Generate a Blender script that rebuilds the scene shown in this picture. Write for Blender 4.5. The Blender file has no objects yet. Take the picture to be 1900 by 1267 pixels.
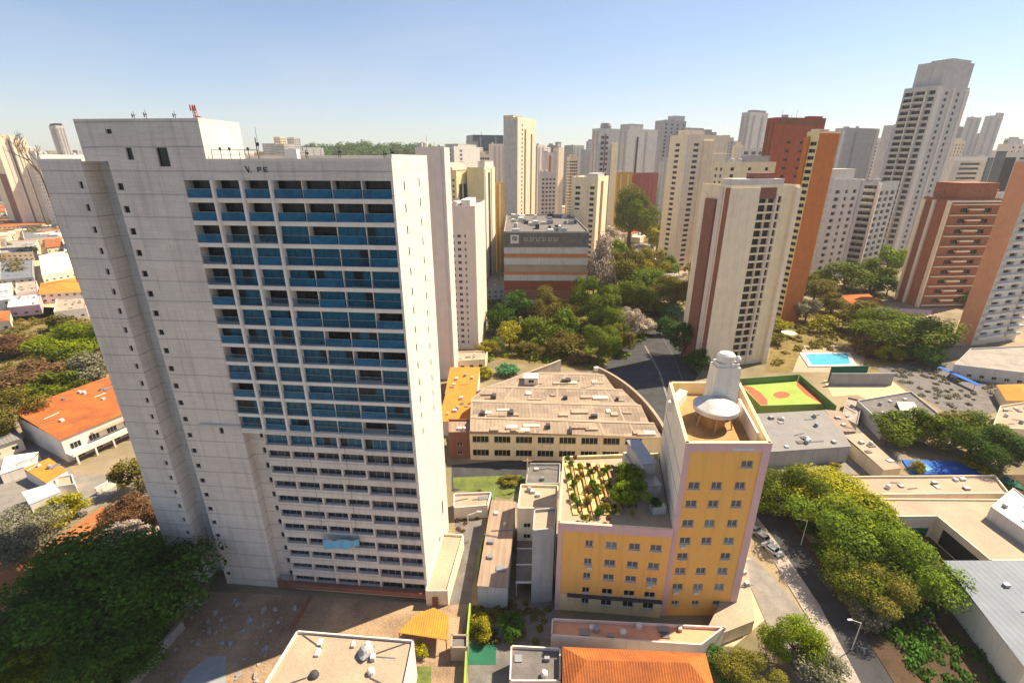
import bpy, math, random
from mathutils import Vector
random.seed(7)
S = bpy.context.scene
COL = S.collection
# ------------------------------------------------------------------ camera
CAM_H = 80.0
FPX, TH = 885.0, math.atan(338.0/885.0)
cd = bpy.data.cameras.new('camera'); cam = bpy.data.objects.new('camera', cd); COL.objects.link(cam)
cd.sensor_width = 36.0; cd.lens = FPX/1900*36; cd.clip_start = 0.5; cd.clip_end = 30000
cam.location = (0, 0, CAM_H); cam.rotation_euler = (math.pi/2 - TH, 0, 0)
S.camera = cam
# ------------------------------------------------------------------ light
SUN_EL, SUN_AZ = math.radians(53), math.atan2(0.90, 0.43)     # azimuth from +Y towards +X
W = bpy.data.worlds.new('World'); S.world = W; W.use_nodes = True
nt = W.node_tree; sk = nt.nodes.new('ShaderNodeTexSky'); sk.sky_type = 'NISHITA'; sk.sun_disc = False
sk.sun_elevation = SUN_EL; sk.sun_rotation = SUN_AZ; sk.air_density = 1.0; sk.dust_density = 0.8; sk.ozone_density = 4.0; sk.altitude = 700
_tc = nt.nodes.new('ShaderNodeTexCoord'); _mp = nt.nodes.new('ShaderNodeMapping'); _mp.inputs['Scale'].default_value = (1.6, 1.6, 5.5); nt.links.new(_tc.outputs['Generated'], _mp.inputs[0])
_no = nt.nodes.new('ShaderNodeTexNoise'); _no.inputs['Scale'].default_value = 1.3; _no.inputs['Detail'].default_value = 5; _no.inputs['Roughness'].default_value = .5; nt.links.new(_mp.outputs[0], _no.inputs['Vector'])
_mr = nt.nodes.new('ShaderNodeMapRange'); _mr.inputs[1].default_value = .42; _mr.inputs[2].default_value = .75; _mr.inputs[4].default_value = .30; nt.links.new(_no.outputs[0], _mr.inputs[0])
_mx = nt.nodes.new('ShaderNodeMix'); _mx.data_type = 'RGBA'; _mx.inputs[7].default_value = (4.6, 4.9, 5.4, 1); nt.links.new(_mr.outputs[0], _mx.inputs[0]); nt.links.new(sk.outputs[0], _mx.inputs[6])   # thin veil of high cloud
nt.links.new(_mx.outputs[2], nt.nodes['Background'].inputs[0]); nt.nodes['Background'].inputs[1].default_value = 0.075
ld = bpy.data.lights.new('sun', 'SUN'); ld.energy = 5.0; ld.angle = math.radians(0.5); ld.color = (1, .85, .62)
sun = bpy.data.objects.new('sun', ld); COL.objects.link(sun)
sd = Vector((math.sin(SUN_AZ)*math.cos(SUN_EL), math.cos(SUN_AZ)*math.cos(SUN_EL), math.sin(SUN_EL)))
sun.rotation_euler = sd.to_track_quat('Z', 'Y').to_euler(); sun.location = sd*300
vs = S.view_settings; vs.view_transform = 'Standard'; vs.look = 'None'; vs.gamma = 1; vs.use_curve_mapping = False
vs.exposure = 1.07
try:
    cy = S.cycles; cy.max_bounces = 6; cy.diffuse_bounces = 3; cy.glossy_bounces = 2; cy.transmission_bounces = 3
    cy.volume_bounces = 0; cy.transparent_max_bounces = 6; cy.caustics_reflective = False; cy.caustics_refractive = False
    cy.use_denoising = True; cy.sample_clamp_indirect = 8
except Exception: pass
# ------------------------------------------------------------------ pixel <-> world (photo pixels, 1900 wide)
def ray(px, py):
    u, v = px - 950, py - 633
    return u, FPX*math.cos(TH) - v*math.sin(TH), -FPX*math.sin(TH) - v*math.cos(TH)
def G(px, py, z=0.0):
    X, Y, Z = ray(px, py); t = (CAM_H - z)/(-Z); return Vector((X*t, Y*t))
def VZ(px, py, Y):
    X, Yr, Z = ray(px, py); return X/Yr*Y, CAM_H + Z/Yr*Y
# ------------------------------------------------------------------ objects
def tag(o, label=None, cat=None, group=None, kind=None):
    if label: o['label'] = label
    if cat: o['category'] = cat
    if group: o['group'] = group
    if kind: o['kind'] = kind
    return o
def thing(name, label, cat, loc=(0, 0, 0), rot=0.0, group=None):
    o = bpy.data.objects.new(name, None); o.empty_display_size = 1; COL.objects.link(o)
    o.location = loc if len(loc) == 3 else (loc[0], loc[1], 0); o.rotation_euler = (0, 0, rot)
    return tag(o, label, cat, group)
class MB:
    def __init__(s): s.v = []; s.f = []; s.m = []
    def face(s, pts, mi=0):
        i = len(s.v); s.v += [tuple(p) for p in pts]; s.f.append(tuple(range(i, i+len(pts)))); s.m.append(mi)
    def box(s, x0, x1, y0, y1, z0, z1, mi=0):
        i = len(s.v); s.v += [(x, y, z) for z in (z0, z1) for x, y in ((x0, y0), (x1, y0), (x1, y1), (x0, y1))]
        for q in ((3,2,1,0), (4,5,6,7), (0,1,5,4), (1,2,6,5), (2,3,7,6), (3,0,4,7)): s.f.append(tuple(i+k for k in q)); s.m.append(mi)
    def prism(s, pts, z0, z1, mi=0, mtop=None):
        n = len(pts); i = len(s.v)
        s.v += [(p[0], p[1], z0) for p in pts] + [(p[0], p[1], z1) for p in pts]
        for k in range(n):
            j = (k+1) % n; s.f.append((i+k, i+j, i+n+j, i+n+k)); s.m.append(mi)
        s.f.append(tuple(i+n+k for k in range(n))); s.m.append(mi if mtop is None else mtop)
        s.f.append(tuple(i+n-1-k for k in range(n))); s.m.append(mi)
    def tube(s, p, q, r, r2=None, n=8, mi=0):
        p, q = Vector(p), Vector(q); d = (q-p).normalized(); a = d.orthogonal().normalized(); b = d.cross(a); r2 = r if r2 is None else r2
        i = len(s.v)
        for c, rr in ((p, r), (q, r2)):
            s.v += [tuple(c + (a*math.cos(t) + b*math.sin(t))*rr) for t in (2*math.pi*k/n for k in range(n))]
        for k in range(n):
            j = (k+1) % n; s.f.append((i+k, i+j, i+n+j, i+n+k)); s.m.append(mi)
        s.f.append(tuple(i+n-1-k for k in range(n))); s.m.append(mi); s.f.append(tuple(i+n+k for k in range(n))); s.m.append(mi)
    def lathe(s, prof, cx=0, cy=0, n=24, mi=0, a0=0, a1=2*math.pi):
        i = len(s.v); full = abs(a1-a0-2*math.pi) < 1e-6; m = n if full else n+1
        for r, z in prof: s.v += [(cx+r*math.cos(a0+(a1-a0)*k/n), cy+r*math.sin(a0+(a1-a0)*k/n), z) for k in range(m)]
        for q in range(len(prof)-1):
            for k in range(n):
                j = (k+1) % m; s.f.append((i+q*m+k, i+q*m+j, i+(q+1)*m+j, i+(q+1)*m+k)); s.m.append(mi)
    def wall(s, p0, p1, z0, z1, rects=(), d=.25, mi=0, mrev=None):
        """vertical wall from p0 to p1 (outside on the right-hand side) with recessed rectangular openings (x, z, w, h)"""
        p0, p1 = Vector(p0), Vector(p1); L = (p1-p0).length; u = (p1-p0)/L; inn = Vector((-u.y, u.x)); mrev = mi if mrev is None else mrev
        rects = [r for r in rects if r[0] >= 0.01 and r[0]+r[2] <= L-0.01 and r[1] >= z0+.01 and r[1]+r[3] <= z1-.01]
        def P(x, z, y=0): q = p0+u*x+inn*y; return (q.x, q.y, z)
        if not rects: s.face([P(0, z0), P(L, z0), P(L, z1), P(0, z1)], mi); return []
        zs = sorted({round(t, 4) for r in rects for t in (r[1], r[1]+r[3])} | {z0, z1})
        for za, zb in zip(zs, zs[1:]):
            row = sorted((r for r in rects if r[1] < zb-1e-3 and r[1]+r[3] > za+1e-3), key=lambda r: r[0]); x = 0
            for r in row:
                if r[0] > x+1e-4: s.face([P(x, za), P(r[0], za), P(r[0], zb), P(x, zb)], mi)
                x = r[0]+r[2]
            if x < L-1e-4: s.face([P(x, za), P(L, za), P(L, zb), P(x, zb)], mi)
        for x, z, w, h in rects:
            a, b, c, e = (x, z), (x+w, z), (x+w, z+h), (x, z+h)
            for (m, n) in ((a, b), (b, c), (c, e), (e, a)): s.face([P(*m), P(*m, d), P(*n, d), P(*n)], mrev)
        return rects
    def mesh(s, name, mats):
        me = bpy.data.meshes.new(name); me.from_pydata(s.v, [], s.f)
        for m in (mats if isinstance(mats, (list, tuple)) else [mats]): me.materials.append(m)
        me.polygons.foreach_set('material_index', s.m); me.update(); return me
    def build(s, name, mats, parent=None, loc=None, smooth=False):
        me = s.mesh(name, mats); o = bpy.data.objects.new(name, me); COL.objects.link(o)
        if parent: o.parent = parent
        if loc: o.location = loc
        if smooth: me.polygons.foreach_set('use_smooth', [True]*len(me.polygons))
        return o
def inst(name, me, parent, loc, rz=0, sc=None):
    o = bpy.data.objects.new(name, me); COL.objects.link(o); o.parent = parent; o.location = loc; o.rotation_euler = (0, 0, rz)
    if sc: o.scale = sc
    return o
# ------------------------------------------------------------------ materials
M = {}
def ramp(nt, a, b, fac):
    n = nt.nodes.new('ShaderNodeMix'); n.data_type = 'RGBA'; n.inputs[6].default_value = (*a, 1); n.inputs[7].default_value = (*b, 1); nt.links.new(fac, n.inputs[0]); return n.outputs[2]
def mapr(nt, x, a, b, c=0., d=1.):
    n = nt.nodes.new('ShaderNodeMapRange'); n.inputs[1].default_value = a; n.inputs[2].default_value = b; n.inputs[3].default_value = c; n.inputs[4].default_value = d; nt.links.new(x, n.inputs[0]); return n.outputs[0]
def noise(nt, vec, scale, detail=4, rough=.6):
    n = nt.nodes.new('ShaderNodeTexNoise'); n.inputs['Scale'].default_value = scale; n.inputs['Detail'].default_value = detail; n.inputs['Roughness'].default_value = rough
    nt.links.new(vec, n.inputs['Vector']); return n.outputs[0]
def mult(nt, col, fac, amt):
    """darken col by fac (0..1) * amt"""
    n = nt.nodes.new('ShaderNodeMix'); n.data_type = 'RGBA'; n.blend_type = 'MULTIPLY'; n.inputs[7].default_value = (1-amt, 1-amt, 1-amt*.95, 1)
    nt.links.new(fac, n.inputs[0]); nt.links.new(col, n.inputs[6]); return n.outputs[2]
def mat(name, col, rough=.85, var=.12, scale=.4, streak=0., c2=None, grain=.0, lines=None, bump=0, spec=.25, metal=0., rnd=0., waves=None, patch=None):
    m = bpy.data.materials.new(name); m.use_nodes = True; nt = m.node_tree; b = nt.nodes['Principled BSDF']
    tc = nt.nodes.new('ShaderNodeTexCoord').outputs['Object']
    def scaled(v):
        n = nt.nodes.new('ShaderNodeMapping'); n.inputs['Scale'].default_value = v; nt.links.new(tc, n.inputs[0]); return n.outputs[0]
    lo = c2 or tuple(c*(1-var) for c in col); hi = col if c2 else tuple(min(.92, c*(1+var)) for c in col)
    c = ramp(nt, lo, hi, mapr(nt, noise(nt, tc, scale, 6, .65), .32, .68))
    if patch:                                            # rectangular repair patches / sheets of another tone
        br = nt.nodes.new('ShaderNodeTexBrick'); br.inputs['Scale'].default_value = 1.0; br.inputs['Brick Width'].default_value = patch[0]; br.inputs['Row Height'].default_value = patch[1]
        br.inputs['Mortar Size'].default_value = .0; br.inputs['Color1'].default_value = (0, 0, 0, 1); br.inputs['Color2'].default_value = (1, 1, 1, 1); nt.links.new(tc, br.inputs['Vector'])
        c = mult(nt, c, mapr(nt, br.outputs[0], 0.0, 1.0), patch[2])
    if grain: c = mult(nt, c, mapr(nt, noise(nt, tc, 3.5, 5, .75), .45, .75), grain)
    if streak:
        c = mult(nt, c, mapr(nt, noise(nt, scaled((.9, .9, .05)), 1.0, 5, .7), .50, .78), streak)
    if lines:                                            # horizontal casting / board lines: (pitch, darkness)
        c = mult(nt, c, mapr(nt, noise(nt, scaled((.12, .12, 5.0)), 1.0, 4, .8), .45, .72), lines[1]*.6)
        w = nt.nodes.new('ShaderNodeTexWave'); w.bands_direction = 'Z'; w.inputs['Scale'].default_value = math.pi/10/lines[0]; w.inputs['Distortion'].default_value = .35; w.inputs['Detail'].default_value = 2
        nt.links.new(tc, w.inputs[0]); c = mult(nt, c, mapr(nt, w.outputs[1], .985, 1.0), lines[1])
    wv = None
    if waves:                                            # corrugation / tile courses: (axis, pitch, darkness)
        w = nt.nodes.new('ShaderNodeTexWave'); w.bands_direction = waves[0]; w.inputs['Scale'].default_value = math.pi/10/waves[1]; w.inputs['Distortion'].default_value = .12; w.inputs['Detail'].default_value = 1
        nt.links.new(tc, w.inputs[0]); wv = w.outputs[1]; c = mult(nt, c, mapr(nt, wv, .55, 1.0), waves[2])
    if rnd:
        oi = nt.nodes.new('ShaderNodeObjectInfo'); h = nt.nodes.new('ShaderNodeHueSaturation'); nt.links.new(mapr(nt, oi.outputs['Random'], 0, 1, 1-rnd, 1+rnd), h.inputs['Value']); nt.links.new(c, h.inputs['Color']); c = h.outputs[0]
    nt.links.new(c, b.inputs['Base Color']); b.inputs['Roughness'].default_value = rough; b.inputs['Metallic'].default_value = metal; b.inputs['Specular IOR Level'].default_value = spec
    if bump or wv:
        bp = nt.nodes.new('ShaderNodeBump'); bp.inputs['Strength'].default_value = .5; bp.inputs['Distance'].default_value = bump or .08
        nt.links.new(wv if wv else noise(nt, tc, 2.5, 6, .7), bp.inputs['Height']); nt.links.new(bp.outputs[0], b.inputs['Normal'])
    M[name] = m; return m
def glass(name, cols, rough=.12, alpha=None):
    """window glass: each pane picks one of the tones (curtains, blinds, dark rooms behind)"""
    m = bpy.data.materials.new(name); m.use_nodes = True; nt = m.node_tree; b = nt.nodes['Principled BSDF']
    oi = nt.nodes.new('ShaderNodeObjectInfo'); tc = nt.nodes.new('ShaderNodeTexCoord').outputs['Object']
    cr = nt.nodes.new('ShaderNodeValToRGB'); cr.color_ramp.interpolation = 'CONSTANT'
    el = cr.color_ramp.elements
    for i, c in enumerate(cols):
        e = el[i] if i < 2 else el.new(0); e.position = i/len(cols); e.color = (*c, 1)
    vo = nt.nodes.new('ShaderNodeTexWhiteNoise'); vo.noise_dimensions = '4D'          # tone per sash, a new draw for each pane
    sn = nt.nodes.new('ShaderNodeVectorMath'); sn.operation = 'FLOOR'; mp = nt.nodes.new('ShaderNodeMapping'); mp.inputs['Scale'].default_value = (.62, .0, .0); mp.inputs['Location'].default_value = (.5, .5, .5)
    nt.links.new(tc, mp.inputs[0]); nt.links.new(mp.outputs[0], sn.inputs[0]); nt.links.new(sn.outputs[0], vo.inputs['Vector']); nt.links.new(oi.outputs['Random'], vo.inputs['W'])
    nt.links.new(vo.outputs['Value'], cr.inputs[0])
    c = mult(nt, cr.outputs[0], mapr(nt, noise(nt, tc, 1.3, 3), .4, .65), .35)
    nt.links.new(c, b.inputs['Base Color']); b.inputs['Roughness'].default_value = rough; b.inputs['Specular IOR Level'].default_value = .35
    if alpha: b.inputs['Alpha'].default_value = alpha
    M[name] = m; return m
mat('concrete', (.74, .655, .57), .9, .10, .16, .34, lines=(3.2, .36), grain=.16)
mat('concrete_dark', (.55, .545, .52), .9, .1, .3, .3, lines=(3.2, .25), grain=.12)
mat('concrete_lit', (.76, .68, .58), .85, .06, .25, .14, lines=(3.2, .16), grain=.06)  # paler copy of the concrete for sun-facing walls, sunlight put into its colour
mat('slab_white', (.82, .75, .67), .8, .06, .5, .12)
mat('plaster_white', (.76, .69, .60), .85, .07, .35, .3, grain=.12)
mat('plaster_cream', (.87, .72, .52), .85, .07, .3, .25, grain=.08)
mat('plaster_warm', (.90, .71, .47), .85, .08, .3, .22, grain=.08)
mat('plaster_pink', (.74, .63, .545), .85, .06, .3, .2, grain=.06)
mat('plaster_grey', (.43, .42, .405), .85, .10, .3, .3, grain=.1)
mat('plaster_mid', (.57, .545, .51), .85, .10, .3, .3, grain=.1)
mat('plaster_yellow', (.97, .49, .125), .85, .05, .25, .20, grain=.10)
mat('plaster_mauve', (.70, .45, .43), .85, .05, .4, .1)
mat('plaster_sand', (.80, .66, .36), .85, .08, .3, .2)
mat('plaster_ochre', (.66, .38, .08), .85, .08, .3, .2)
mat('plaster_red', (.45, .14, .12), .85, .1, .3, .3)
mat('panel_orange', (.58, .185, .05), .8, .08, .3, .15)
mat('panel_brown', (.26, .115, .08), .8, .12, .3, .2)
mat('panel_salmon', (.70, .33, .18), .8, .07, .3, .12)
mat('brick', (.40, .155, .085), .9, .18, .6, .2, grain=.25, waves=('Z', .35, .28))
mat('brick_red', (.44, .135, .075), .9, .14, .5, .2, grain=.2, waves=('Z', .45, .25))
mat('glass_wall', (.06, .085, .12), .15, .3, .15, 0, waves=('Z', 1.9, .4), spec=.6)
mat('far_facade', (.62, .58, .52), .9, .2, .05, .2, waves=('Z', 3.3, .42))
mat('far_facade_grey', (.50, .48, .46), .9, .2, .05, .2, waves=('Z', 3.6, .42))
mat('dark_void', (.025, .024, .024), .9, .3, .5)
mat('metal_grey', (.33, .33, .34), .45, .1, .6, .1, metal=.6)
mat('metal_dark', (.06, .06, .065), .5, .1, .6)
mat('metal_white', (.66, .64, .60), .4, .05, .5, .1)
mat('metal_silver', (.55, .53, .50), .5, .15, .5, .3, grain=.25, metal=.2)
mat('rust_red', (.50, .10, .05), .7, .2, .5)
mat('roof_tar', (.17, .155, .145), .95, .25, .35, grain=.4)
mat('roof_concrete', (.34, .30, .26), .95, .22, .25, grain=.3)
mat('roof_beige', (.46, .35, .25), .9, .2, .12, c2=(.34, .26, .19), grain=.25, bump=.05)
mat('roof_patched', (.42, .32, .235), .95, .16, .3, grain=.4, patch=(6.5, 2.1, .34), waves=('X', 1.1, .07))
mat('roof_light', (.47, .36, .25), .9, .2, .16, c2=(.36, .28, .21), grain=.35)
mat('roof_tile', (.58, .175, .04), .9, .18, .22, c2=(.33, .10, .035), grain=.5, waves=('X', .42, .30))
mat('roof_tile_bright', (.78, .29, .04), .85, .1, .3, c2=(.60, .22, .045), grain=.35, waves=('X', .42, .2))
mat('roof_tile_dark', (.30, .085, .04), .9, .15, .4, grain=.2, waves=('X', .42, .3))
mat('roof_metal', (.25, .235, .225), .7, .10, .25, grain=.15, waves=('X', .8, .22))
mat('roof_metal_pale', (.215, .24, .275), .65, .1, .2, grain=.14, waves=('X', 1.2, .08), spec=.1)
mat('roof_brown', (.33, .235, .17), .75, .12, .3, grain=.12, waves=('X', 1.3, .12))
mat('asphalt', (.055, .056, .06), .9, .25, .25, grain=.35, bump=.02)
mat('pavement', (.24, .215, .19), .95, .18, .4, grain=.3)
mat('ground', (.40, .30, .20), .95, .3, .03, c2=(.13, .115, .055), grain=.35)
mat('soil', (.52, .36, .22), .97, .3, .13, c2=(.24, .165, .11), grain=.6, bump=.5)
mat('shade_toned_earth', (.12, .07, .038), .97, .3, .2, c2=(.06, .042, .028), grain=.5, bump=.3)  # earth brown darkened, ground shade put into the colour
mat('sand', (.56, .42, .26), .95, .12, .25, grain=.25, bump=.1)
mat('clay_path', (.40, .15, .055), .9, .15, .2, grain=.2)
mat('screed', (.30, .31, .32), .9, .1, .3, grain=.15)
mat('grass', (.17, .20, .045), .95, .3, .4, c2=(.08, .11, .03), grain=.4, bump=.15)
mat('dry_grass', (.30, .20, .07), .95, .3, .3, c2=(.10, .10, .03), grain=.4, bump=.15)
mat('court_green', (.30, .40, .08), .85, .12, .2, grain=.25)
mat('court_red', (.50, .12, .06), .85, .12, .2, grain=.25)
mat('court_dark_green', (.02, .12, .07), .85, .1, .3)
mat('court_blue', (.02, .12, .48), .8, .1, .3)
mat('pool_water', (.10, .46, .60), .08, .25, .6, c2=(.07, .36, .52), spec=.5, bump=.04)
mat('pool_water_deep', (.03, .14, .48), .06, .1, .5, spec=.5)
mat('wood', (.42, .24, .10), .8, .2, .5, grain=.2)
mat('deck_yellow', (.78, .58, .20), .85, .1, .4, grain=.15)
mat('stone', (.38, .325, .28), .95, .25, .6, grain=.45, bump=.2)
mat('bark', (.13, .095, .065), .95, .3, 2.0)
mat('paint_green', (.12, .22, .07), .7, .1, .4)
mat('tarp_blue', (.16, .42, .62), .6, .12, .7)
mat('car_paint', (.10, .10, .11), .3, .05, .5, spec=.5, rnd=.6)
mat('car_white', (.55, .55, .54), .3, .03, .5, spec=.5)
mat('rubber', (.02, .02, .02), .8)
glass('glass_blue', [(.004, .12, .20), (.006, .17, .25), (.006, .035, .06), (.008, .19, .24), (.05, .07, .08), (.004, .10, .19), (.006, .02, .03), (.01, .07, .10)], .22)
glass('glass_dim', [(.018, .03, .045), (.02, .05, .08), (.03, .035, .045), (.07, .075, .08), (.015, .018, .024)], .15)
glass('glass_deep', [(.012, .016, .022), (.01, .012, .016), (.12, .10, .085), (.03, .035, .04), (.20, .175, .15)], .2)
glass('glass_rail', [(.003, .16, .30), (.005, .21, .33), (.004, .12, .24), (.006, .23, .31)], .3, .82)
glass('glass_rail_clear', [(.003, .09, .16), (.004, .12, .2), (.004, .07, .12)], .3, .42)
glass('glass_dark', [(.02, .024, .03), (.03, .035, .045), (.05, .05, .055), (.015, .017, .02), (.10, .09, .085)], .15)
glass('glass_grey', [(.13, .15, .17), (.19, .20, .21), (.25, .24, .23), (.05, .05, .06), (.20, .27, .30), (.16, .13, .12)], .2)
glass('glass_strip', [(.06, .065, .08), (.09, .09, .10), (.12, .115, .115)], .2)
def foliage(name, col, c2, trans=.25):
    m = bpy.data.materials.new(name); m.use_nodes = True; nt = m.node_tree; b = nt.nodes['Principled BSDF']; out = nt.nodes['Material Output']
    tc = nt.nodes.new('ShaderNodeTexCoord').outputs['Object']; oi = nt.nodes.new('ShaderNodeObjectInfo')
    ge = nt.nodes.new('ShaderNodeNewGeometry')
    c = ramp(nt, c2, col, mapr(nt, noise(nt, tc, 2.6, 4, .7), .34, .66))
    h = nt.nodes.new('ShaderNodeHueSaturation'); nt.links.new(c, h.inputs['Color'])
    nt.links.new(mapr(nt, ge.outputs['Random Per Island'], 0, 1, .62, 1.4), h.inputs['Value'])
    h2 = nt.nodes.new('ShaderNodeHueSaturation'); nt.links.new(h.outputs[0], h2.inputs['Color'])
    nt.links.new(mapr(nt, oi.outputs['Random'], 0, 1, .8, 1.22), h2.inputs['Value']); nt.links.new(mapr(nt, oi.outputs['Random'], 0, 1, .485, .512), h2.inputs['Hue'])
    b.inputs['Roughness'].default_value = .7; b.inputs['Specular IOR Level'].default_value = .08; nt.links.new(h2.outputs[0], b.inputs['Base Color'])
    t = nt.nodes.new('ShaderNodeBsdfTranslucent'); nt.links.new(h2.outputs[0], t.inputs[0]); mx = nt.nodes.new('ShaderNodeMixShader'); mx.inputs[0].default_value = trans
    nt.links.new(b.outputs[0], mx.inputs[1]); nt.links.new(t.outputs[0], mx.inputs[2]); nt.links.new(mx.outputs[0], out.inputs['Surface'])
    M[name] = m
foliage('leaf_green', (.18, .235, .014), (.075, .115, .010))
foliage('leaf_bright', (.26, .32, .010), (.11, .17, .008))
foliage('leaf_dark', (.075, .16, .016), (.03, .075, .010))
foliage('leaf_olive', (.24, .20, .03), (.10, .09, .016))
foliage('leaf_yellow', (.42, .36, .02), (.19, .19, .012))
foliage('leaf_grey', (.26, .24, .15), (.12, .12, .075))
foliage('leaf_brown', (.20, .105, .045), (.10, .055, .03))
foliage('leaf_flower', (.62, .50, .43), (.30, .27, .19))
foliage('leaf_mint', (.14, .36, .14), (.07, .18, .07))
# ------------------------------------------------------------------ builders
_wm = {}
def winmesh(w, h, gl='glass_dark', fr='metal_grey', bars=1):
    """one window: pane with a slim frame, hung from its lower centre, facing -y"""
    k = (round(w, 2), round(h, 2), gl, fr, bars)
    if k not in _wm:
        b = MB(); b.face([(-w/2, 0, 0), (w/2, 0, 0), (w/2, 0, h), (-w/2, 0, h)], 0)
        if bars:
            t = .07
            b.box(-w/2, w/2, -.05, -.003, 0, t, 1); b.box(-w/2, w/2, -.05, -.003, h-t, h, 1)
            b.box(-w/2, -w/2+t, -.048, -.003, t, h-t, 1); b.box(w/2-t, w/2, -.048, -.003, t, h-t, 1)
            for i in range(1, bars): x = -w/2+w*i/bars; b.box(x-t/2, x+t/2, -.046, -.003, t, h-t, 1)
        _wm[k] = b.mesh('window', [M[gl], M[fr]])
    return _wm[k]
_bm = {}
def boxmesh(w, y0, y1, h, m):
    k = (round(w, 2), round(y0, 2), round(y1, 2), round(h, 2), m)
    if k not in _bm: b = MB(); b.box(-w/2, w/2, y0, y1, 0, h); _bm[k] = b.mesh('box_part', M[m])
    return _bm[k]
DEBUG = False
class Face:
    """a facade in a thing's local frame: p0 -> p1, outside on the right"""
    def __init__(s, p0, p1): s.p0, s.p1 = Vector(p0), Vector(p1); s.L = (s.p1-s.p0).length; s.u = (s.p1-s.p0)/s.L; s.n = Vector((-s.u.y, s.u.x)); s.rz = math.atan2(s.u.y, s.u.x)
    def at(s, x, yin=0, z=0): q = s.p0+s.u*x+s.n*yin; return (q.x, q.y, z)
    def box(s, mb, x0, x1, y0, y1, z0, z1, mi=0):
        mb.prism([s.at(x0, y0)[:2], s.at(x1, y0)[:2], s.at(x1, y1)[:2], s.at(x0, y1)[:2]], z0, z1, mi)
def add_windows(root, wins, cap=100):
    """wins: (face, x_centre, z, w, h, inset, glass, frame, bars); the first cap as parts, the rest one mesh"""
    for f, x, z, w, h, d, gl, fr, bars in wins[:cap]: inst('window', winmesh(w, h, gl, fr, bars), root, f.at(x, d, z), f.rz)
    if len(wins) > cap:
        b = MB()
        for f, x, z, w, h, d, gl, fr, bars in wins[cap:]: b.face([f.at(x-w/2, d, z), f.at(x+w/2, d, z), f.at(x+w/2, d, z+h), f.at(x-w/2, d, z+h)])
        tag(b.build('window', M[wins[0][6]], root), kind='stuff')
def face_rects(f, sp, h):
    r = []; fh = sp.get('fh', 3.0); wh = sp.get('wh', 1.4); z = sp.get('zs', 2.5) + sp.get('sill', .9); ze = h - sp.get('ze', 1.5)
    while z + wh < ze:
        for c in sp.get('cols', ()):
            if len(c) > 2 and (z < c[2]*h or z > c[3]*h): continue
            r.append((f.L*c[0]-c[1]/2, z, c[1], wh))
        z += fh
    return [q for q in r if q[0] > .05 and q[0]+q[2] < f.L-.05]
def dress(root, f, sp, h, wall, wins):
    """openings, bands, fins and balconies of one facade"""
    rects = face_rects(f, sp, h); d = sp.get('d', .22)
    for x, z, w, hh in wall.wall(f.p0, f.p1, sp.get('zb', 0), h, rects, d): wins.append((f, x+w/2, z, w, hh, d-.02, sp.get('glass', 'glass_dark'), sp.get('frame', 'metal_grey'), sp.get('bars', 2)))
    for f0, f1, proud, m, nm, za, zb in sp.get('fins', ()):
        b = MB(); f.box(b, f.L*f0, f.L*f1, -proud, .0+.01, za*h, zb*h if zb <= 1 else h+zb-1); b.build(nm, M[m], root)
    fh = sp.get('fh', 3.0)
    for f0, f1, proud, hh, m, off, za, zb in sp.get('bands', ()):
        z = sp.get('zs', 2.5)+off; me = boxmesh(f.L*(f1-f0), -proud, .01, hh, m)
        while z+hh < h*zb:
            if z > h*za: inst(sp.get('band_name', 'balcony'), me, root, f.at(f.L*(f0+f1)/2, 0, z), f.rz)
            z += fh
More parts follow.
